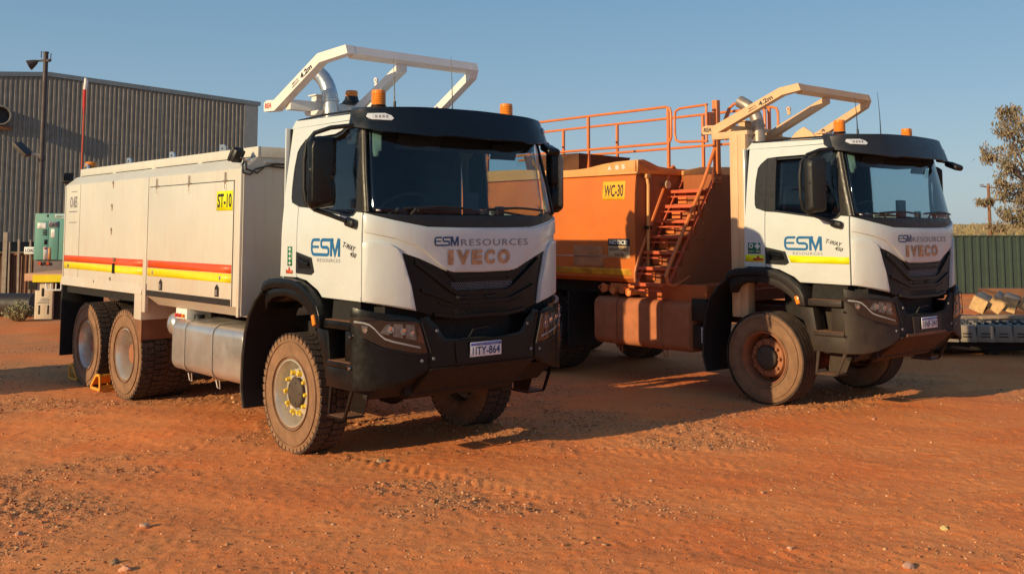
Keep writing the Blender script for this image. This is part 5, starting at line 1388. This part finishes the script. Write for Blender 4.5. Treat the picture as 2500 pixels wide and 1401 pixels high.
# left yard: rusty panels, posts, pipe, sign, shrub
fpm=mat('rusty_panel',(.21,.115,.07),.8,.1,.25,1.5,streak=.5,scol=(.12,.06,.03))
Yf=27.0
def FX(px,py,Y=Yf): return wpt(px,py,Y)
fe=empty('rusty_panel_fence',tuple(FX(0,728)*Vector((1,1,0)) if False else (FX(0,728).x,Yf,0)),0,'rusty brown sheet fence with steel posts at the left edge','fence')
ox=FX(0,728).x
def fz(px,py): p=FX(px,py); return p.x-ox,p.z
mb=MB(); a_,t_=fz(-40,620); b2_,_=fz(90,620); a2,_=fz(90,610)
npan=30
for k in range(npan):
    xa=a_+(b2_+.6-a_)*k/npan; xb_=a_+(b2_+.6-a_)*(k+1)/npan
    mb.prism([(xa,0),(xb_,0),(xb_-.03,-.03),(xa+.03,-.03)],.35,t_,'z',fpm)
mb.beam((a_,-.04,t_),(b2_+.6,-.04,t_),.05,.06,rust); mb.obj('panel',None,fe)
for (px,py0,py1,w) in ((21,567,728,.075),(29,590,728,.03),(52,584,728,.035),(2,590,728,.04),(80,585,720,.03)):
    xa,zt=fz(px,py0); xb_,zb=fz(px-6 if px==21 else px-3,py1); mb=MB(); mb.beam((xb_,-.12,max(zb-.3,0)),(xa,-.12,zt),w*1.6,w*1.3,mat('weathered_post',(.30,.24,.19),.8,0,.2,6),(0,1,0)); mb.obj('post',None,fe)
sg_=MB(); p0=FX(60,603,26.4); p1=FX(90,620,26.4); sg_.bx(p0.x,p1.x+.15,26.38,26.40,p1.z,p0.z,whites,.002)
so=empty('loading_sign',(p0.x,26.4,0),0,'small pale LOADING sign beside the generator','sign')
me_o=sg_.obj('sign_board',None,None); me_o.parent=so; me_o.location=(-p0.x,-26.4,0)
mb=MB(); decal(mb,'LOADING',(p0.x+.03,p1.x+.13,p1.z+.05,p0.z-.04),lambda u,v,off=0.0: Vector((u,26.38-off,v)),black,.003,.02); l_=mb.obj('sign_lettering',None,me_o,None)
mb=MB(); mb.bx(p0.x+.02,p0.x+.06,26.405,26.44,0,p0.z,rust); q_=mb.obj('sign_post',None,so); q_.location=(-p0.x,-26.4,0)
mb=MB(); pa=FX(-60,752,24.6); pb_=FX(84,750,24.6); mb.tube([(pa.x-6,24.9,.30),(pa.x,24.7,.28),(pb_.x,24.6,.27)],.27,20,mat('black_poly_pipe',(.02,.02,.022),.5,0,.1,4,dust=.4,dtop=.3,dsoft=.3,dcol=(.12,.06,.035)),True); tag(mb.obj('poly_pipe'),'thick black poly pipe lying on the ground in front of the rusty fence','pipe')
def tuft(name,loc,n,h,w,col,label,cat,seed):
    rr=random.Random(seed); mb=MB(); vs=[];fs=[]
    for k in range(n):
        a=rr.uniform(0,6.28); l=h*rr.uniform(.4,1.0); sp=rr.uniform(0,w); x=math.cos(a)*sp*.35; y=math.sin(a)*sp*.35
        tx,ty=math.cos(a)*sp,math.sin(a)*sp; z=l*math.sqrt(max(.05,1-(sp/w)**2*.6)); q=rr.uniform(0,6.28); d=Vector((math.cos(q),math.sin(q),0))*rr.uniform(.008,.02)
        i=len(vs); p=Vector((x,y,0)); t=Vector((tx,ty,z)); m_=(p+t)/2+Vector((0,0,.05)); vs+=[p-d*.4,p+d*.4,m_+d,m_-d,t]
        fs+=[(i,i+1,i+2,i+3),(i+3,i+2,i+4)]
        for _ in range(3):
            u=rr.random(); c=p.lerp(t,.4+.6*u)+Vector((rr.uniform(-.05,.05),rr.uniform(-.05,.05),rr.uniform(-.03,.05))); e1=Vector((rr.uniform(-1,1),rr.uniform(-1,1),rr.uniform(-1,1)))*.022; e2=Vector((rr.uniform(-1,1),rr.uniform(-1,1),rr.uniform(-1,1)))*.022
            i=len(vs); vs+=[c-e1,c+e2,c+e1,c-e2]; fs.append((i,i+1,i+2,i+3))
    mb.add([tuple(v) for v in vs],fs,col); o=mb.obj(name,None,None,None); o.location=loc; return tag(o,label,cat)
scrub=mat('dry_scrub',(.36,.33,.19),.9,0,.3,8)
p=gp(45,782); tuft('shrub',(p[0],p[1],0),420,.46,.38,scrub,'small pale dry shrub in front of the black pipe','shrub',3)

# unseen container added at left, type guessed, to shade the rear wheels
cm=mat('container_paint',(.25,.30,.28),.6,.1,.1,1.5,streak=.3)
ct=empty('shadow_container',(0,0,0),0,'plain grey-green container, its type guessed, added unseen off to the left for its shadow','container')
d_=Vector((.764,.645,0)); n_=Vector((-.645,.764,0)); cpos=d_*(-3.5)+n_*15.42; ct.location=cpos; ct.rotation_euler=(0,0,math.atan2(.645,.764))
mb=MB(); H_=2.62; l_=6.06/2; w_=1.22
for (ax,s) in (('x',-1),('x',1)):
    pts=[]; k=-l_
    while k<l_: pts+=[(k,s*w_),(k+.07,s*w_),(k+.11,s*(w_-.035)),(k+.18,s*(w_-.035)),(k+.22,s*w_)]; k+=.22
    vs=[];fs=[]
    for (a_,b_) in pts: vs+=[(min(a_,l_),b_,.12),(min(a_,l_),b_,H_)]
    for i in range(len(pts)-1): fs.append((2*i,2*i+2,2*i+3,2*i+1))
    mb.add(vs,fs,cm)
mb.bx(-l_,l_,-w_,w_,H_-.02,H_,cm); mb.bx(l_-.03,l_,-w_,w_,.1,H_-.03,cm); mb.bx(-l_,-l_+.03,-w_,w_,.1,H_-.03,cm); mb.bx(-l_,l_,-w_+.05,w_-.05,0.02,.12,cm)
mb.obj('container_walls',None,ct)
mb=MB()
for sx in (-l_,l_):
    for sy in (-w_,w_): mb.bx(sx-.05,sx+.05,sy-.05,sy+.05,0,H_+.01,cm)
mb.objs('corner_post',None,ct)

# wheel chocks by the rear axle of the service truck
chm=mat('chock_yellow',(.85,.36,.03),.5,0,.08,9,dust=.25,dtop=.1,dsoft=.2)
def chock(lx,ly,flip,label):
    M=Matrix.Translation((-1.2348,10.4724,0))@Matrix.Rotation(A1,4,'Z')
    e=empty('wheel_chock',tuple(M@Vector((lx,ly,0))),A1+(math.pi if flip else 0),label,'wheel chock','yellow wheel chocks')
    for s in (-1,1):
        mb=MB(); y_=s*.11; fr_=[(-.165,.02),(.165,.02),(.14,.06),(-.02,.195),(-.11,.205),(-.15,.19)]; [mb.beam((fr_[i][0],y_,fr_[i][1]),(fr_[(i+1)%6][0],y_,fr_[(i+1)%6][1]),.024,.034,chm) for i in range(6)]; mb.obj('side_plate',None,e)
    mb=MB(); mb.box((.07,0,.125),(.20,.20,.014),chm,Matrix.Rotation(R(40),3,'Y')); mb.box((-.085,0,.19),(.05,.20,.03),chm,None,.004); mb.box((-.145,0,.06),(.02,.20,.03),chm); mb.box((-.15,0,.02),(.03,.20,.04),chm); mb.obj('ramp',None,e)
chock(-4.93,-1.17,True,'bright orange-yellow wheel chock between the two rear tyres')
chock(-6.03,-1.10,False,'shaded yellow wheel chock behind the rearmost tyre')

# ------------------------------------------------------------------ right side
gm_=mat('green_sheet_steel',(.050,.080,.062),.5,.1,.10,2,streak=.15,scol=(.05,.05,.035)); 
Yg=33.0; gf_=empty('green_sheet_fence',(0,Yg,0),0,'dark green ribbed steel sheet fence behind the water truck','fence')
mb=MB(); xs=[];x=8.0
while x<30: xs+=[(x,0),(x+.16,0),(x+.18,-.05),(x+.235,-.05),(x+.255,0)]; x+=.262
vs=[];fs=[]
for (x,y) in xs: vs+=[(x,y,.02),(x,y,1.86)]
for k in range(len(xs)-1): fs.append((2*k,2*k+2,2*k+3,2*k+1))
mb.add(vs,fs,gm_); mb.obj('sheet_panel',None,gf_,None)
mb=MB(); mb.bx(7.9,30,-.06,.06,1.862,1.90,gm_); mb.obj('top_rail',None,gf_)
for x in (8.0,13.0,18.0,23.0,28.0):
    mb=MB(); mb.bx(x-.05,x+.05,.02,.12,0,1.86,gm_); mb.obj('post',None,gf_)
# power pole
pp=empty('power_pole',((2413-1250)/2444.3*120,120,0),0,'thin rusty power pole with a short cross-arm beyond the green fence','power pole')
mb=MB(); mb.tube([(0,0,0),(0,0,7.5)],[.24,.17],8,rust); mb.obj('pole',None,pp); mb=MB(); mb.beam((-.9,0,7.2),(.9,0,7.0),.12,.16,rust); mb.bx(-.95,-.6,-.2,.2,7.15,7.45,galv); mb.obj('cross_arm',None,pp)
# sleepers and timber
con=mat('concrete_sleeper_grey',(.27,.25,.21),.85,0,.18,4,bump=.3,bs=30,dust=.3,dtop=.5,dsoft=.4,dcol=(.3,.17,.1))
wood=mat('weathered_timber',(.40,.27,.17),.8,0,.25,6,streak=.4,scol=(.22,.12,.07),bump=.2,bs=40); wend=mat('timber_end_grain',(.62,.38,.17),.8,0,.25,14)
YS=17.0
def SP(px,py,Y=YS): return wpt(px,py,Y)
ra=math.radians(17)
for k in range(9):
    p=SP(2185+k*44.5,834+k*1.5,YS-.02*k)
    e=tag(MB().obj('t') ,None) if False else None
    mb=MB(); w=.148
    mb.prism([(-w,0),(w,0),(w*.80,.27),(-w*.80,.27)],0,2.3,'y',con,.008)
    for yy in (.25,.33,.55,.63,1.6,1.68): 
        for s in (-.06,.06): mb.cyl((s,yy,.27),(s,yy,.305),.032,n=8,m=black)
    for z_ in (.08,.13): mb.bx(-.07,.07,-.006,0,z_,z_+.02,trim)
    o=mb.obj('concrete_sleeper',None,None,40); o.location=(p.x,p.y,.222); o.rotation_euler=(0,0,-ra)
    names=['first','second','third','fourth','fifth','sixth','seventh','eighth','ninth']
    tag(o,'%s concrete sleeper counting from the water truck, in the row on low bearers'%names[k],'concrete sleeper','concrete sleepers laid in a row')
for k,(dy,lb) in enumerate(((.25,'front'),(1.9,'rear'))):
    p=SP(2180,870,YS+dy); mb=MB(); mb.bx(0,4.2,-.1,.1,.06,.219,under,.004)
    for x in (.15,1.7,3.1): mb.bx(x-.1,x+.1,-.12,.12,-.03,.058,under)
    for x in (.62,): mb.bx(x-.05,x+.05,-.15,-.105,-.02,.2,rust)
    o=mb.obj('bearer_beam'); o.location=(p.x-.05,p.y,0); tag(o,'dark %s bearer beam under the row of concrete sleepers'%lb,'bearer beam')
for (px,py,rot,ln,lb) in ((2388,738,.35,2.1,'leftmost of the square timber beams on the concrete sleepers'),(2432,738,.12,2.3,'middle timber beam with the brightest end on the concrete sleepers'),(2463,741,.45,1.9,'third timber beam with a split end on the concrete sleepers'),(2508,735,.2,2.0,'timber beam at the picture edge on the concrete sleepers')):
    p=SP(px,py,18.5); mb=MB(); h=.14
    c=[(h*math.cos(rot+i*math.pi/2)*1.3,h*math.sin(rot+i*math.pi/2)*1.3) for i in range(4)]
    mb.prism(c,0,ln,'y',wood,.006); mb.prism([(a*.97,b*.97) for a,b in c],-.004,.004,'y',wend)
    o=mb.obj('timber_beam'); o.location=(p.x,p.y,.52+h*1.20+.03); o.rotation_euler=(R(-1),0,-math.radians(28)); tag(o,lb,'timber beam','timber beams stacked on the sleepers')
for (px,ln,lb) in ((2350,1.6,'thin bearer plank under the timber beams beside the water truck bumper'),(2440,1.4,'short pale plank lying across the concrete sleepers')):
    p=SP(px,765,17.9); mb=MB(); mb.bx(-ln/2,ln/2,-.05,.05,0,.045,wood,.004); o=mb.obj('timber_plank'); o.location=(p.x+.3,p.y+.1,.525); o.rotation_euler=(0,0,.25); tag(o,lb,'plank')
p=SP(2455,706,22); mb=MB(); mb.bx(-.55,2.5,-.12,.12,0,p.z+.02,rust,.01); o=mb.obj('rusty_beam'); o.location=(p.x,22,0); tag(o,'rust red steel beam lying on edge before the green fence','steel beam')

# ------------------------------------------------------------------ eucalyptus
bark=mat('gum_bark',(.34,.27,.21),.8,0,.2,5); leafm,nt=newmat('gum_leaves'); out=N(nt,'ShaderNodeOutputMaterial'); df=N(nt,'ShaderNodeBsdfDiffuse'); tl=N(nt,'ShaderNodeBsdfTranslucent'); mx=N(nt,'ShaderNodeMixShader'); mx.inputs[0].default_value=.25
geo=N(nt,'ShaderNodeNewGeometry'); r=N(nt,'ShaderNodeValToRGB'); e=r.color_ramp.elements; e[0].color=(.15,.14,.085,1); e[1].color=(.52,.38,.25,1); e2=e.new(.5); e2.color=(.29,.24,.15,1); L(nt,geo.outputs['Random Per Island'],r.inputs['Fac']); L(nt,r.outputs[0],df.inputs[0]); L(nt,r.outputs[0],tl.inputs[0]); L(nt,df.outputs[0],mx.inputs[1]); L(nt,tl.outputs[0],mx.inputs[2]); L(nt,mx.outputs[0],out.inputs[0])
def gum(name,loc,label,seed,h,clumps,leafn,ls):
    rr=random.Random(seed); e=empty(name,loc,0,label,'tree'); mb=MB(); top=Vector((.2,.1,h*.45))
    mb.tube([(0,0,-.1),(.08,.03,h*.15),(.02,.0,h*.3),top],[.22,.18,.15,.12],10,bark)
    lf=MB(); vs=[];fs=[]
    for (cx,cy,cz,cr) in clumps:
        c=Vector((cx,cy,cz)); m1=top.lerp(c,.45)+Vector((rr.uniform(-.2,.2),rr.uniform(-.2,.2),-.15)); st=Vector((0.02,0,h*.3)).lerp(top,rr.uniform(.2,1))
        mb.tube([st,m1,c],[.07,.045,.015],6,bark)
        for q in range(5):
            t=c+Vector((rr.gauss(0,cr*.55),rr.gauss(0,cr*.55),rr.gauss(0,cr*.4))); mb.tube([m1.lerp(c,rr.random()),(m1+t)/2+Vector((0,0,.1)),t],[.02,.012,.005],4,bark,False)
            for k in range(leafn):
                p=t+Vector((rr.gauss(0,cr*.30),rr.gauss(0,cr*.30),rr.gauss(0,cr*.27))); d=Vector((rr.gauss(0,.5),rr.gauss(0,.5),-1)).normalized()*ls*rr.uniform(.7,1.4); w=Vector((rr.gauss(0,1),rr.gauss(0,1),0)).normalized()*ls*.17
                i=len(vs); vs+=[p,p+d*.45+w,p+d,p+d*.45-w]; fs.append((i,i+1,i+2,i+3))
    mb.obj('trunk',None,e); lf.add(vs,fs,leafm); lf.obj('crown',None,e,None)
TY=38.0
tp=wpt(2560,700,TY); base=(tp.x,TY,0); cl=[]
for (px,py,r_) in ((2445,272,.38),(2470,300,.50),(2505,290,.55),(2430,330,.38),(2410,368,.34),(2455,360,.50),(2490,350,.5),(2530,340,.6),(2440,400,.42),(2475,410,.45),(2510,400,.5),(2425,450,.28),(2450,470,.38),(2428,485,.25),(2480,480,.42),(2510,470,.5),(2455,520,.35),(2468,548,.32),(2490,530,.4),(2520,520,.5),(2560,430,.7),(2600,380,.8),(2580,300,.7),(2640,340,.8),(2600,500,.6),(2650,460,.7),(2550,250,.5)):
    p=wpt(px,py,TY); cl.append((p.x-tp.x,random.uniform(-.9,.9),p.z,r_))
gum('gum_tree',base,'tall sparse grey-green gum tree behind the green fence at the right edge',5,7.2,cl,52,.17)
# dry grass tufts and shrubs on the far rise
vs=[];fs=[];rr=random.Random(9)
for k in range(2600):
    y=rr.uniform(60,330); x=y*rr.uniform(.36,.56); z=float(gheight(np.array([x]),np.array([y]))[0]); s=rr.uniform(.15,.5)*(2.2 if rr.random()<.06 else 1)
    for q in range(6):
        a=rr.uniform(0,6.28); d=Vector((math.cos(a),math.sin(a),0))*s*.35; o_=Vector((x+rr.uniform(-1,1)*s*.7,y,z)); i=len(vs); vs+=[o_-d,o_+d,o_+Vector((rr.uniform(-.3,.3)*s,0,s))]; fs.append((i,i+1,i+2))
mb=MB(); mb.add([tuple(v) for v in vs],fs,mat('far_scrub',(.34,.26,.13),.9,0,.3,3)); tag(mb.obj('dry_grass',None,None,None),'dry grass tufts over the distant rise','grass',kind='stuff')

# ------------------------------------------------------------------ light, sky, camera
sd=Vector((.764*math.cos(R(17.2)),.645*math.cos(R(17.2)),-math.sin(R(17.2))))
su=bpy.data.lights.new('sun','SUN'); su.energy=4.3; su.angle=R(.5); su.color=(1,.765,.44)
so_=bpy.data.objects.new('sun',su); COL.objects.link(so_); so_.rotation_euler=sd.to_track_quat('-Z','Y').to_euler(); so_.location=(-20,-10,15)
w=bpy.data.worlds.new('World'); scn.world=w; w.use_nodes=True; nt=w.node_tree; nt.nodes.clear()
out=nt.nodes.new('ShaderNodeOutputWorld'); bg=nt.nodes.new('ShaderNodeBackground'); sk=nt.nodes.new('ShaderNodeTexSky'); sk.sky_type='NISHITA'; sk.sun_disc=False
sk.sun_elevation=R(17.2); sk.sun_rotation=math.atan2(-.764,-.645); sk.dust_density=.8; sk.air_density=1.0; sk.ozone_density=3.0; sk.altitude=200
bg.inputs['Strength'].default_value=.1
tcw=nt.nodes.new('ShaderNodeTexCoord'); spw=nt.nodes.new('ShaderNodeSeparateXYZ'); nt.links.new(tcw.outputs['Generated'],spw.inputs[0])
rw=nt.nodes.new('ShaderNodeValToRGB'); nt.links.new(spw.outputs['Z'],rw.inputs['Fac']); ew=rw.color_ramp.elements   # desert haze towards the horizon
ew[0].position=0; ew[0].color=(.39,.475,.54,1); ew[1].position=1; ew[1].color=(.07,.15,.30,1)
for p_,c_ in ((.06,(.33,.44,.53,1)),(.13,(.255,.395,.515,1)),(.24,(.170,.325,.475,1)),(.5,(.115,.235,.40,1))): e_=ew.new(p_); e_.color=c_
ml=nt.nodes.new('ShaderNodeVectorMath'); ml.operation='SCALE'; ml.inputs['Scale'].default_value=10.0; nt.links.new(rw.outputs[0],ml.inputs[0])
mw=nt.nodes.new('ShaderNodeMix'); mw.data_type='RGBA'; mw.inputs[0].default_value=.72; nt.links.new(sk.outputs[0],mw.inputs[6]); nt.links.new(ml.outputs[0],mw.inputs[7]); nt.links.new(mw.outputs[2],bg.inputs[0]); nt.links.new(bg.outputs[0],out.inputs[0])
cd=bpy.data.cameras.new('camera'); cam=bpy.data.objects.new('camera',cd); COL.objects.link(cam); scn.camera=cam
cd.sensor_fit='HORIZONTAL'; cd.sensor_width=36; cd.lens=36*2444.3/2500; cd.shift_y=-(700.5-349.97)/2500; cd.clip_end=12000; cd.clip_start=.1
cam.location=(0,0,CAMH); cam.rotation_euler=(R(90+4.891),0,0)
scn.view_settings.view_transform='Standard'; scn.view_settings.look='None'; scn.view_settings.exposure=0.14; scn.view_settings.gamma=1.0
scn.render.engine='CYCLES'; scn.cycles.max_bounces=8; scn.cycles.transparent_max_bounces=12
